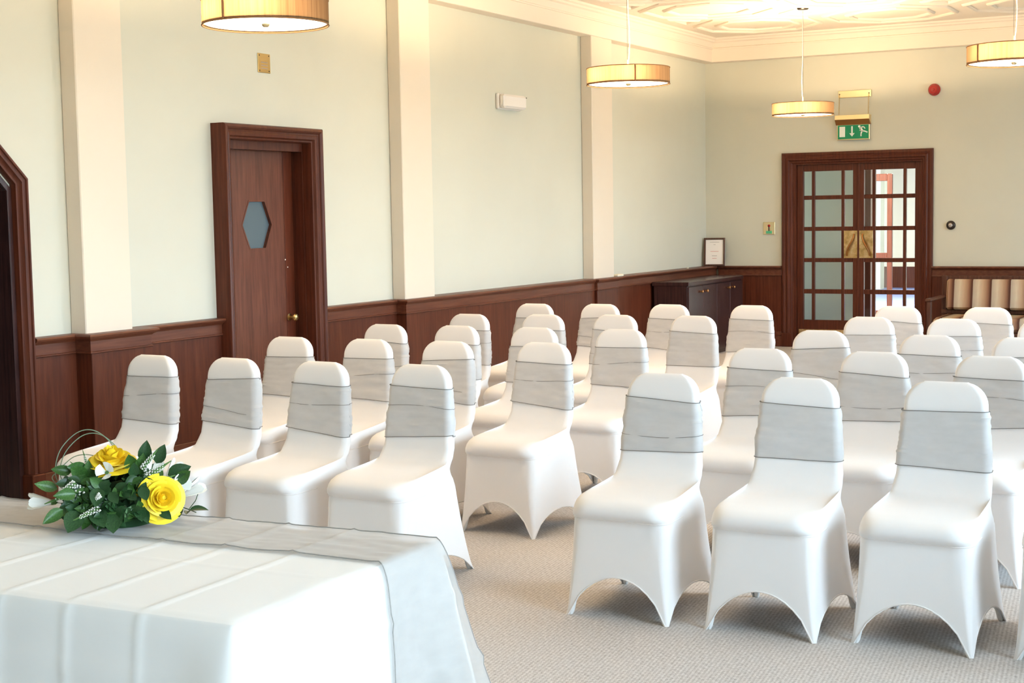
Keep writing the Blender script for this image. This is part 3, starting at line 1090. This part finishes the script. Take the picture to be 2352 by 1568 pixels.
def cover_mesh(seed):
    rnd = random.Random(seed)
    mm = M()
    rows = []
    hem = []
    N = 12
    ph = [rnd.uniform(0, 6.28) for _ in range(4)]
    for k in range(N + 1):
        row = []
        for i in range(NR):
            zt = SEATR[i][2]
            h = hemz(i)
            z = h + (zt - h) * (k / N)
            g = (z / zt) ** .82
            x = lerp(FLOORR[i][0], SEATR[i][0], g)
            y = lerp(FLOORR[i][1], SEATR[i][1], g)
            # small gathers just under the seat at the front corners
            if SEATR[i][1] < -.1 and k < N:
                up = k / N
                cor = exp(-((abs(SEATR[i][0]) - .165) / .045) ** 2) * up ** 7
                y += .007 * cor * sin(i * 2.4 + ph[0])
            # fabric drawn in slightly between the legs
            bulge = sin(pi * k / N) * .010
            if abs(SEATR[i][0]) > .17:
                x -= math.copysign(bulge, x) * (1 if abs(FLOORR[i][1] - .04) < .22 else .3)
            row.append((x, y, z))
        if k == 0: hem = list(row)
        rows.append(row)
    up = [((-.2165, .391), (.239, .412), .2072, .198, .055), ((-.232, .401), (.238, .425), .2105, .197, .06), ((-.240, .418), (.237, .442), .2125, .194, .075), ((-.238, .438), (.237, .460), .211, .192, .085),
          ((-.224, .454), (.237, .474), .207, .190, .085), ((-.188, .466), (.238, .488), .203, .189, .075), ((-.12, .471), (.239, .505), .200, .188, .06),
          ((-.03, .473), (.240, .512), .197, .187, .05), ((.05, .474), (.241, .520), .193, .186, .042), ((.105, .479), (.243, .530), .189, .185, .036), ((.145, .492), (.244, .545), .187, .184, .032),
          ((.166, .518), None, .186, .183, .03)]
    for F, B, wf, wb, r in up:
        if B is None: B = (slab(.57)[1], .565)
        rows.append(ring_pts(F, B, wf, wb, r))
    zz = [(.555, .59), (.60, .62), (.65, .662), (.71, .725), (.77, .78), (.815, .82)] + [(z, z) for z in (.838, .855, .872, .888, .902, .912, .919, .9235)]
    for zf, zb in zz:
        f, _, w1 = slab(zf)
        _, b, w2 = slab(zb)
        rows.append(ring_pts((f, zf), (b, zb), w1, w2, .024))
    c = (slab(.9235)[0] + slab(.9235)[1]) / 2
    rows.append([(p[0] * .96, lerp(c, p[1], .3), .9265) for p in rows[-1]])
    rows.append([(p[0] * .90, lerp(c, p[1], .02), .9268) for p in rows[-1]])
    mm.grid(rows, close_u=True)
    return mm.mesh('cover', SPANDEX, angle=75), hem
def hem_mesh(hem):
    mm = M()
    mm.tube(hem, .0032, 6, closed=True)
    return mm.mesh('hem', HEMW)
def seam_mesh():
    mm = M()
    i0 = [SEATR[i] for i in range(NR)]
    pts = [(p[0] * 1.003, p[1] - .0015, p[2] + .002) for p in (i0[-NC - 4:] + i0[:NF + NC + 5])]
    mm.tube(pts, .0024, 6)
    return mm.mesh('seam', HEMW)
def pocket_mesh(sx_, front):
    y0 = -.220 if front else .300
    mm = M()
    rows = []
    s = 1 if front else -1
    for (z, h, o) in ((.0, .008, -.004), (.012, .012, -.002), (.045, .012, .004), (.070, .009, .010)):
        cx, cy = sx_ * (.200 - o), y0 + s * o
        rows.append([(cx + h * cos(2 * pi * k / 10), cy + h * sin(2 * pi * k / 10), z) for k in range(10)])
    mm.grid(rows, close_u=True)
    mm.f.append(tuple(range(10))[::-1])
    mm.f.append(tuple(range(30, 40)))
    return mm.mesh('foot_pocket', POCKET)
def sash_mesh(seed):
    rnd = random.Random(seed * 7 + 3)
    z0, z1 = .606 + rnd.uniform(-.008, .008), .824 + rnd.uniform(-.010, .006)
    t0, t1 = rnd.uniform(-.10, .08), rnd.uniform(-.06, .06)
    amp = rnd.uniform(.004, .0075)
    ax = Vector((rnd.uniform(-9, 9), seed * 3.7, 0))
    vfold = [rnd.uniform(-.13, -.05), rnd.uniform(-.03, .03), rnd.uniform(.05, .13)]
    K = 22
    rows = []
    for k in range(K + 1):
        row = []
        base = None
        t = k / K
        zc = lerp(z0, z1, t)
        f, b, w = slab(zc)
        ring = ring_pts((f, zc), (b, zc), w, w, .024)
        cy = (f + b) / 2
        n = len(ring)
        for i, (x, y, z) in enumerate(ring):
            p, q = ring[i - 1], ring[(i + 1) % n]
            nx, ny = (q[1] - p[1]), -(q[0] - p[0])
            L = math.hypot(nx, ny) or 1
            nx, ny = nx / L, ny / L
            w1 = noise.noise(Vector((x * 5, y * 3, zc * 22)) + ax)
            w2 = noise.noise(Vector((x * 16, y * 6, zc * 34 + x * 9)) + ax * 2)
            cr_ = abs(noise.noise(Vector((x * 4 + zc * 5, 7, zc * 30)) + ax))
            off = .0060 + amp * (.55 * w1 + .35 * w2) + .004 * max(0, .22 - cr_) / .22
            off += sum(.0022 * exp(-((x - vx) / .005) ** 2) for vx in vfold)
            edge = min(t, 1 - t)
            off = max(.0030, off * (1 if edge > .06 else .7))
            dz = (lerp(t0, t1, t) * x) * (1 if y < cy else .4) + .006 * w1 * (1 if .05 < t < .95 else .4)
            row.append((x + nx * off, y + ny * off, z + dz))
        rows.append(row)
    mm = M()
    mm.grid(rows, close_u=True)
    hems = []
    lines = [0, K]
    if seed % 3 != 1:
        lines.append(int(K * (.36 if seed % 2 else .62)))
    for li in lines:
        h = M()
        r = rows[li]
        n = len(r)
        rr = []
        for i in range(n):
            p, q = r[i - 1], r[(i + 1) % n]
            nx, ny = (q[1] - p[1]), -(q[0] - p[0])
            L = math.hypot(nx, ny) or 1
            rr.append((r[i][0] + nx / L * .0012, r[i][1] + ny / L * .0012, r[i][2] + (0 if li in (0, K) else .012 * sin(r[i][0] * 9 + seed))))
        h.tube(rr, .0015 if li in (0, K) else .0010, 5, closed=True)
        hems.append(h.mesh('sash_hem', HEMG))
    # bow tied at the rear
    b = M()
    yb = slab(.70)[1] + .014
    for sg in (-1, 1):
        pts = [(sg * (.012 + .085 * sin(pi * k / 10)) if k not in (0, 10) else 0, yb + .012 + .014 * sin(2 * pi * k / 10), .715 + .045 * cos(pi * k / 10)) for k in range(11)]
        b.tube(pts, [.008] + [.016] * 9 + [.008], 7, flat=.5)
        b.tube([(sg * .006, yb + .008, .70), (sg * .03, yb + .016, .62), (sg * .05, yb + .014, .54)], [.010, .018, .024], 7, flat=.35)
    b.lathe([(0, -.026), (.016, -.018), (.02, 0), (.016, .018), (0, .026)], 10, (0, yb + .012, .712))
    return mm.mesh('sash', SASH), hems, b.mesh('bow', SASH)
COVERS = [cover_mesh(i) for i in range(3)]
HEMS = [hem_mesh(h) for _, h in COVERS]
SEAMM = seam_mesh()
POCK = [pocket_mesh(s, f) for f in (True, False) for s in (-1, 1)]
SASHES = [sash_mesh(i) for i in range(7)]
def chair(i, x, y, rz, label):
    r = empty('covered_chair', (x, y, 0), rz, label, 'chair', 'white covered chairs in rows')
    k = (i * 5 + i // 7) % 3
    cv = put('cover', COVERS[k][0], r)
    put('hem', HEMS[k], cv)
    put('seam', SEAMM, cv)
    for p in POCK:
        put('foot_pocket', p, cv)
    sm, hm, bm = SASHES[(i * 3 + i // 7) % 7]
    s = put('sash', sm, r)
    for h in hm: put('sash_hem', h, s)
    put('bow', bm, s)
    return r
ROWN = ['front row', 'second row', 'third row', 'fourth row', 'back row']
LEFT = [[(1.33, -11.07), (1.84, -11.06), (2.36, -11.06), (2.89, -11.02)],
        [(1.33, -9.94), (1.86, -9.93), (2.36, -9.91), (2.90, -9.83)],
        [(1.34, -8.97), (1.84, -8.94), (2.37, -8.93), (2.92, -8.90)],
        [(1.38, -8.00), (1.90, -7.91), (2.39, -7.82), (2.92, -7.77)],
        [(1.29, -6.87), (1.80, -6.80), (2.32, -6.73), (2.93, -6.69)]]
RIGHT = [[(4.06, -10.99), (4.64, -10.96), (5.20, -10.90), (5.77, -10.86)],
         [(4.07, -9.80), (4.63, -9.80), (5.17, -9.84)],
         [(4.03, -8.67), (4.66, -8.81), (5.14, -8.83)],
         [(4.01, -7.59), (4.53, -7.61), (5.06, -7.62)],
         [(3.93, -6.55), (4.52, -6.54)]]
ORD = ['nearest the wall', 'second from the wall', 'second from the aisle', 'beside the aisle']
ORR = ['beside the aisle', 'second from the aisle', 'third from the aisle', 'cut by picture edge']
ci = 0
for r_ in range(5):
    for k, (x, y) in enumerate(LEFT[r_]):
        a = radians(-3.0 + [0, .8, -.6, .4, -.8][(ci * 2) % 5])
        ox, oy = -.262 * -sin(a), .262 * cos(a)
        chair(ci, x + .262 * sin(a), y - .262 * cos(a), a, 'white covered chair with grey sash, ' + ROWN[r_] + ' of wall block, ' + ORD[k])
        ci += 1
    for k, (x, y) in enumerate(RIGHT[r_]):
        a = radians(-.8 + [0, .7, -.6, .5, -.4][(ci * 2) % 5])
        chair(ci, x + .262 * sin(a), y - .262 * cos(a), a, 'white covered chair with grey sash, ' + ROWN[r_] + ' of window-side block, ' + ORR[k])
        ci += 1

# ---------------------------------------------------------------- table, cloth and runner
TX0, TX1, TY0, TY1, TZ = 2.58, 4.396, -14.235, -13.375, .729
TROT = radians(1.8)                      # the table stands slightly turned in the room
def turn(o):
    o.matrix_world = Matrix.Translation((4.40, -13.37, 0)) @ Matrix.Rotation(TROT, 4, 'Z') @ Matrix.Translation((-4.40, 13.37, 0)) @ o.matrix_basis
    return o
tb = empty('banquet_table', ((TX0 + TX1) / 2, (TY0 + TY1) / 2, 0), 0, 'long rectangular table hidden beneath the white tablecloth', 'table')
hx2, hy2 = (TX1 - TX0) / 2 - .012, (TY1 - TY0) / 2 - .012
cbx('tabletop', SOFAW, tb, -hx2, hx2, -hy2, hy2, TZ - .03, TZ - .004, c=.004)
for sx_ in (-1, 1):
    for sy_ in (-1, 1):
        cbx('leg', DKMETAL, tb, sx_ * (hx2 - .12) - .018, sx_ * (hx2 - .12) + .018, sy_ * (hy2 - .08) - .018, sy_ * (hy2 - .08) + .018, 0, TZ - .03, c=.003)

CREASEX = [4.141, 3.927, 3.72, 3.50, 3.28, 3.06, 2.84]
def crease(d, w=.012): return exp(-(d / w) ** 2)
def top_z(x, y):
    z = 0
    for c in CREASEX: z += .0030 * crease(x - c, .008)
    z += .0026 * crease(y + 13.83, .008)
    z += .0016 * noise.noise(Vector((x * 5, y * 5, 1.3)))
    return z
def drop(px, py, nx, ny, t, cd):
    """point on the hanging cloth: start (px,py) on the rim, outward normal, t metres down the fall, cd distance to the nearest corner"""
    r = .018
    fold = .19 * t * exp(-(cd / .10) ** 2)
    wav = .012 * t * sin(px * 7.3 + py * 9.1) + .006 * t * sin(px * 19 + py * 23)
    cre = .0055 * crease(t - .14, .009) + (sum(.0050 * crease(px - c, .010) for c in CREASEX) if abs(ny) > .7 else 0)
    out_ = r * (1 - exp(-t / .02)) + .05 * t + fold + wav * min(1, t * 4) + cre + .002 * noise.noise(Vector((px * 9, py * 9, t * 9)))
    z = TZ + .002 - t + r * .25 * exp(-t / .02) * 0
    return (px + nx * out_, py + ny * out_, max(.02, z))
NXc, NYc = 150, 76
mm = M()
idx = {}
for j in range(NYc + 1):
    for i in range(NXc + 1):
        x, y = lerp(TX0, TX1, i / NXc), lerp(TY0, TY1, j / NYc)
        e = min(x - TX0, TX1 - x, y - TY0, TY1 - y)
        idx[i, j] = len(mm.v)
        mm.v.append((x, y, TZ + .004 * min(1, e / .02) + top_z(x, y) * min(1, e / .03)))
for j in range(NYc):
    for i in range(NXc):
        mm.f.append((idx[i, j], idx[i + 1, j], idx[i + 1, j + 1], idx[i, j + 1]))
per = [(i, 0) for i in range(NXc)] + [(NXc, j) for j in range(NYc)] + [(i, NYc) for i in range(NXc, 0, -1)] + [(0, j) for j in range(NYc, 0, -1)]
TD = [.003, .008, .016, .03] + [.03 + .68 * k / 30 for k in range(1, 31)]
def rim_normal(x, y):
    """outward normal with rounded transition at the corners"""
    R_ = .014
    nx = ny = 0
    if x < TX0 + R_: nx = -(1 - (x - TX0) / R_)
    if x > TX1 - R_: nx = 1 - (TX1 - x) / R_
    if y < TY0 + R_: ny = -(1 - (y - TY0) / R_)
    if y > TY1 - R_: ny = 1 - (TY1 - y) / R_
    L = math.hypot(nx, ny) or 1
    return nx / L, ny / L
def rim_corner(x, y):
    return min(math.hypot(x - cx, y - cy) for cx in (TX0, TX1) for cy in (TY0, TY1))
prev = [idx[p] for p in per]
for t in TD:
    cur = []
    for (i, j) in per:
        x, y = lerp(TX0, TX1, i / NXc), lerp(TY0, TY1, j / NYc)
        nx, ny = rim_normal(x, y)
        cur.append(len(mm.v))
        mm.v.append(drop(x, y, nx, ny, t, rim_corner(x, y)))
    n = len(per)
    for k in range(n):
        mm.f.append((prev[k], prev[(k + 1) % n], cur[(k + 1) % n], cur[k]))
    prev = cur
tag(turn(mm.build('tablecloth', LINEN, angle=80)), 'long white creased tablecloth falling to the floor around the table', 'tablecloth')

turn(tb)
# organza runner along the far edge of the table and down its end
RY0, RY1 = -13.655, -13.365
rows = []
NV = 26
def run_row(fn):
    return [fn(lerp(RY0, RY1, k / NV)) for k in range(NV + 1)]
def wob(y, x): return y + .006 * sin(x * 3.1) - .02 * (TX1 - x) / (TX1 - TX0)
K = 170
endl = []
for t in reversed(TD[:-2]):
    rows.append(run_row(lambda y: (lambda p: (p[0] - .004, p[1], p[2]))(drop(TX0, max(TY0, min(TY1, y)), -1, 0, t, rim_corner(TX0, y) + .03))))
for i in range(K + 1):
    x = lerp(TX0, TX1, i / K)
    rows.append(run_row(lambda y: (x, wob(y, x), TZ + .008 + top_z(x, y) * 1.2 + .0035 * noise.noise(Vector((x * 8, y * 30, 4))) + .0014 * noise.noise(Vector((x * 26, y * 50, 9))) + .0035)))
for t in TD[:-2]:
    def fn(y):
        yy = max(TY0, min(TY1, y))
        p = drop(TX1, yy, 1, 0, t, rim_corner(TX1, yy))
        s = (y - RY0) / (RY1 - RY0)
        ripple = .004 * sin(s * 22 + 1.5 * sin(t * 9)) * min(1, t * 6) + .010 * crease(t - .30 - .05 * (1 - s), .012)
        return (p[0] + .010 + ripple + .075 * t * s * s, p[1] + (y - yy) + .10 * t * (s - .35), p[2] + .008 * exp(-t / .02))
    rows.append(run_row(fn))
mm = M()
mm.grid(rows)
rn = mm.build('table_runner', RUNNER, angle=80)
turn(rn)
tag(rn, 'sheer grey organza runner laid along the far edge of the white tablecloth', 'runner')
for k in (0, NV):
    h = M()
    h.tube([(r[k][0], r[k][1], r[k][2] + .001) for r in rows], .0016, 5)
    h.build('runner_hem', HEMR, rn)

# ---------------------------------------------------------------- flower arrangement
FA = empty('flower_arrangement', (3.465, -13.56, TZ + .024), radians(43.9), 'low table arrangement of yellow roses, white blooms and dark glossy leaves', 'flowers')
rnd = random.Random(11)
mm = M()
mm.lathe([(0, -.012), (.085, -.012), (.09, .02), (.085, .07), (.05, .10), (0, .11)], 20)
mm.build('foam_base', FOAM, FA)
def leaf_mesh(w, fold, curl, mt, tip=1.0):
    mm = M()
    rows = []
    for k in range(7):
        t = k / 6
        hw = w * (sin(pi * min(1, t ** .85)) ** .8) * (1 if t < 1 else 0) + .002
        z = curl * t * t
        rows.append([(-hw, t, z + fold * hw), (-hw * .5, t, z + fold * hw * .3), (0, t, z), (hw * .5, t, z + fold * hw * .3), (hw, t, z + fold * hw)])
    mm.grid(rows)
    return mm.mesh('leaf', mt, angle=80)
LEAVES = [leaf_mesh(.30, .35, -.18, LEAFD), leaf_mesh(.34, .25, -.10, LEAFD), leaf_mesh(.27, .45, -.22, LEAFM), leaf_mesh(.31, .3, .05, LEAFM), leaf_mesh(.24, .4, -.15, LEAFL), leaf_mesh(.36, .18, -.06, LEAFD)]
def orient(d, roll, up=Vector((0, 0, 1))):
    """matrix whose y axis runs along d, rolled about it; its z axis as near to up as can be"""
    y = d.normalized()
    x = y.cross(up)
    x = x.normalized() if x.length > 1e-4 else Vector((1, 0, 0))
    z = x.cross(y)
    return (Matrix.Rotation(roll, 3, y) @ Matrix((x, y, z)).transposed()).to_4x4()
def add_leaf(base, d, size, kind, roll=0.0, up=Vector((0, 0, 1))):
    o = put('leaf', LEAVES[kind], FA)
    o.matrix_local = Matrix.Translation(base) @ orient(Vector(d), roll, up) @ Matrix.Diagonal((size, size, size, 1))
    return o
KEEP = [(-.022, .178, .062), (.108, .072, .058), (-.035, .155, .03), (.15, .085, .03), (.168, .065, .03), (-.185, .065, .03), (.085, .14, .025), (-.15, .10, .03), (.10, .17, .03)]
# shell of leaves, denser at the front and along the rim
for k in range(460):
    u = rnd.uniform(-pi, pi)
    el = rnd.uniform(-.12, 1.25)
    cu = (cos(u) * cos(el), sin(u) * cos(el), sin(el))
    base = Vector((cu[0] * .125, cu[1] * .105, .025 + .085 * max(0, cu[2])))
    if cu[2] < 0: base.z = .022
    d = Vector((cu[0] + rnd.uniform(-.45, .45), cu[1] + rnd.uniform(-.45, .45), cu[2] * .8 + rnd.uniform(-.15, .4)))
    if d.z < 0 and base.z < .035: d.z = abs(d.z) * .3
    sz = rnd.uniform(.042, .072)
    tip = base + d.normalized() * sz * .8
    if d.y < .25 and any(min(math.hypot(tip.x - a, tip.z - b), math.hypot((tip.x + base.x) / 2 - a, (tip.z + base.z) / 2 - b)) < r0 for a, b, r0 in KEEP): continue
    kind = rnd.choice([0, 0, 1, 1, 2, 2, 3, 5, 4 if el > .5 else 5])
    add_leaf(base, d, sz, kind, rnd.uniform(-.6, .6), Vector((cu[0], cu[1], max(.2, cu[2]))))
# broad leaves fanned low across the front
for (x, z, sx_, szz, sz, kd) in ((-.155, .060, -.7, -.35, .082, 2), (-.115, .055, -.25, -.42, .095, 5), (-.075, .062, .25, -.45, .09, 1), (-.025, .055, .0, -.5, .098, 5), (.045, .06, .1, -.5, .066, 1),
                                 (.055, .048, .2, -.5, .058, 0), (-.06, .115, -.1, -.5, .075, 1), (-.03, .10, .3, -.4, .055, 1), (.055, .11, .2, -.5, .058, 5), (-.12, .10, -.6, .1, .08, 2), (.10, .045, .5, -.4, .06, 0)):
    add_leaf(Vector((x, -.128, z)), (sx_, -.45, szz), sz * .80, kd, 0, Vector((0, -1, .35)))
for (x, z, dx, dz, sz, kd) in ((-.088, .125, .05, .8, .066, 2), (-.085, .150, -.8, .25, .075, 3), (.065, .165, .15, .9, .075, 0), (.10, .16, .3, .7, .07, 0), (-.09, .125, -.3, .3, .085, 3), (.035, .14, -.1, .5, .075, 3), (.05, .13, .1, .45, .08, 2), (.13, .125, .9, .35, .08, 0), (-.17, .105, -.8, .3, .075, 4), (-.13, .15, -.9, .25, .065, 2), (.15, .10, .6, .5, .07, 3)):
    add_leaf(Vector((x, -.05, z)), (dx, -.25, dz), sz * .86, kd, 0, Vector((0, -1, .3)))
# smaller leaves filling the front
for k in range(130):
    x, z = rnd.uniform(-.18, .10), rnd.uniform(.02, .135)
    if any(math.hypot(x - a, z - b) < r0 * .95 for a, b, r0 in KEEP): continue
    dx, dz = rnd.uniform(-.8, .8) + x * 2, rnd.uniform(-.7, .7)
    sz = rnd.uniform(.034, .052)
    if any(math.hypot(x + dx * sz * .7 - a, z + dz * sz * .7 - b) < r0 * .85 for a, b, r0 in KEEP): continue
    if z + dz * sz < .012: continue
    add_leaf(Vector((x, -.135 * sqrt(max(.15, 1 - (x / .21) ** 2)) * (1 - max(0, z - .05) * 3.2), z)), (dx, -.25, dz), sz, rnd.choice([0, 0, 1, 2, 3, 5]), rnd.uniform(-.5, .5), Vector((x * 2, -1, .5)))
# loose sprig lying out to the side
st = M()
st.tube([(.16, -.03, .03), (.185, -.05, .022), (.205, -.06, .014)], .0014, 5)
st.tube([(.185, -.05, .022), (.205, -.045, .045), (.213, -.045, .066)], .0012, 5)
st.build('sprig_stem', LEAFD, FA)
add_leaf(Vector((.185, -.055, .020)), (1, -.1, .12), .055, 0, .3)
add_leaf(Vector((.182, -.06, .020)), (-.2, -1, .05), .032, 0, 0)
add_leaf(Vector((.150, -.07, .035)), (.1, -.8, -.2), .05, 0, 0)

def rose(loc, axis, R, label, open_=1.0):
    r = empty('yellow_rose')
    r.parent = FA
    r.matrix_local = Matrix.Translation(loc) @ Vector((0, 0, 1)).rotation_difference(Vector(axis).normalized()).to_matrix().to_4x4()
    r['label'] = label
    n = 24
    for i in range(n):
        t = i / (n - 1)
        ang = i * 2.39996
        rad = R * (.10 + .62 * t ** .9)
        h = R * (.95 - .45 * t)
        width = .55 + .75 * t
        mm = M()
        rows = []
        for a in range(6):
            v = a / 5
            row = []
            for b in range(7):
                uu = -1 + 2 * b / 6
                th = uu * (1.25 - .45 * t)
                flare = (v ** 2) * (.05 + .62 * t * open_) * R
                rr = rad * (.45 + .55 * sin(pi / 2 * min(1, v * 1.4))) + flare
                edge = (1 - .32 * abs(uu) ** 2.4)
                z = -.35 * R * t + h * v * edge + (-.26 * R * t * v ** 4 * open_) + .02 * R * sin(5 * uu + i)
                row.append((rr * cos(ang + th), rr * sin(ang + th), z))
            rows.append(row)
        mm.grid(rows)
        mm.build('petal', YEL if i < n * .55 or i % 3 else YELL, r, angle=80)
    mm = M()
    mm.lathe([(0, -.4 * R), (.3 * R, -.3 * R), (.5 * R, -.05 * R), (.3 * R, .2 * R), (.10 * R, .75 * R), (0, .78 * R)], 14)
    mm.build('rose_heart', YEL, r)
rose(Vector((-.022, -.03, .170)), (-.02, -.34, 1), .054, 'yellow rose facing up at the crown')
rose(Vector((.108, -.118, .072)), (.18, -1, .22), .053, 'yellow rose facing forward at the side')

def bloom(loc, axis, R, label, closed=False):
    r = empty('white_bloom')
    r.parent = FA
    r.matrix_local = Matrix.Translation(loc) @ Vector((0, 0, 1)).rotation_difference(Vector(axis).normalized()).to_matrix().to_4x4()
    n = 7
    for i in range(n):
        ang = i * 2.2 + .3
        mm = M()
        rows = []
        for a in range(6):
            v = a / 5
            row = []
            for b in range(5):
                uu = -1 + 2 * b / 4
                rr = R * ((.12 + .55 * v ** .8) if closed else (.12 + .75 * v ** 1.2)) * (1 - .06 * (i % 3))
                th = ang + uu * .62
                z = R * ((1.9 if closed else 1.15) * v * (1 - .18 * uu * uu)) + (0 if closed else .06 * R * sin(4 * uu + i) * v)
                row.append((rr * cos(th), rr * sin(th), z))
            rows.append(row)
        mm.grid(rows)
        mm.build('petal', WPETAL, r, angle=80)
    mm = M()
    mm.lathe([(0, -.35 * R), (.16 * R, -.2 * R), (.22 * R, .1 * R), (.1 * R, .3 * R), (0, .32 * R)], 8)
    mm.build('calyx', LEAFL, r)
bloom(Vector((.168, -.04, .062)), (.75, -.15, .42), .036, '', True)
bloom(Vector((-.185, -.01, .060)), (-.95, -.1, .12), .036, '', True)
bloom(Vector((.128, -.02, .108)), (.55, -.2, .75), .033, '', True)
bloom(Vector((.150, -.045, .085)), (.5, -.6, .45), .034, '')
bloom(Vector((-.035, -.10, .150)), (-.25, -.9, .3), .030, '')
bloom(Vector((.085, -.04, .135)), (.3, -.6, .6), .032, '')

def spike(a, b, r0):
    """tapering flower spike: green tip, white florets along the lower part"""
    a, b = Vector(a), Vector(b)
    mm = M()
    mm.tube([a.lerp(b, k / 8) for k in range(9)], [r0 * .45] * 3 + [r0 * (.62 - .10 * k) for k in range(6)], 6)
    s = mm.build('flower_spike', LEAFL, FA)
    L = (b - a).length
    y = (b - a).normalized()
    x = y.orthogonal().normalized()
    z = x.cross(y)
    fl = M()
    rr = random.Random(int(a.x * 1e4))
    for k in range(46):
        t = k / 46 * .72
        an = k * 2.4
        p = a.lerp(b, t) + (x * cos(an) + z * sin(an)) * r0 * (1 - .75 * t) * 1.05
        q = rr.uniform(.0024, .0038) * (1 - .5 * t)
        vs = [p + Vector(v) * q for v in ((1, 0, 0), (-1, 0, 0), (0, 1, 0), (0, -1, 0), (0, 0, 1), (0, 0, -1))]
        fl.add([tuple(v) for v in vs], [(0, 2, 4), (2, 1, 4), (1, 3, 4), (3, 0, 4), (2, 0, 5), (1, 2, 5), (3, 1, 5), (0, 3, 5)])
    f = fl.build('florets', WPETAL, s)
    f['kind'] = 'stuff'
spike((-.100, -.115, .112), (-.205, -.09, .072), .012)
spike((-.120, -.105, .128), (-.175, -.11, .095), .010)
spike((.060, -.08, .150), (.105, -.07, .205), .009)
spike((.072, -.09, .130), (.140, -.08, .170), .010)
spike((.070, -.105, .110), (.150, -.09, .130), .010)
spike((-.060, -.150, .062), (-.135, -.150, .030), .008)
spike((-.055, -.145, .098), (-.080, -.150, .070), .007)
spike((-.085, -.03, .150), (-.100, -.01, .205), .006)
spike((-.10, -.03, .145), (-.135, -.02, .175), .006)
for k, (sc, tw) in enumerate(((1.0, 0), (.95, .012), (.72, -.01))):
    g = M()
    pts = []
    ctl = [(-.130, .03, .075), (-.175, .03, .120), (-.165 + .02 * (1 - sc), .03, .185 * sc + .01), (-.115, .03, .238 * sc + .01), (-.065, .02, .245 * sc + .008), (-.02, 0, .205 * sc + .01), (0.0, -.01, .16)]
    n = len(ctl)
    for q in range(41):
        s_ = q / 40 * (n - 1)
        i = min(n - 2, int(s_))
        f = s_ - i
        P_ = [Vector(ctl[max(0, min(n - 1, i + d))]) for d in (-1, 0, 1, 2)]
        v = .5 * ((2 * P_[1]) + (P_[2] - P_[0]) * f + (2 * P_[0] - 5 * P_[1] + 4 * P_[2] - P_[3]) * f * f + (3 * P_[1] - P_[0] - 3 * P_[2] + P_[3]) * f ** 3)
        pts.append(v + Vector((tw, tw, 0)))
    g.tube(pts, .0014, 5)
    g.build('grass_loop', GRASSM, FA)
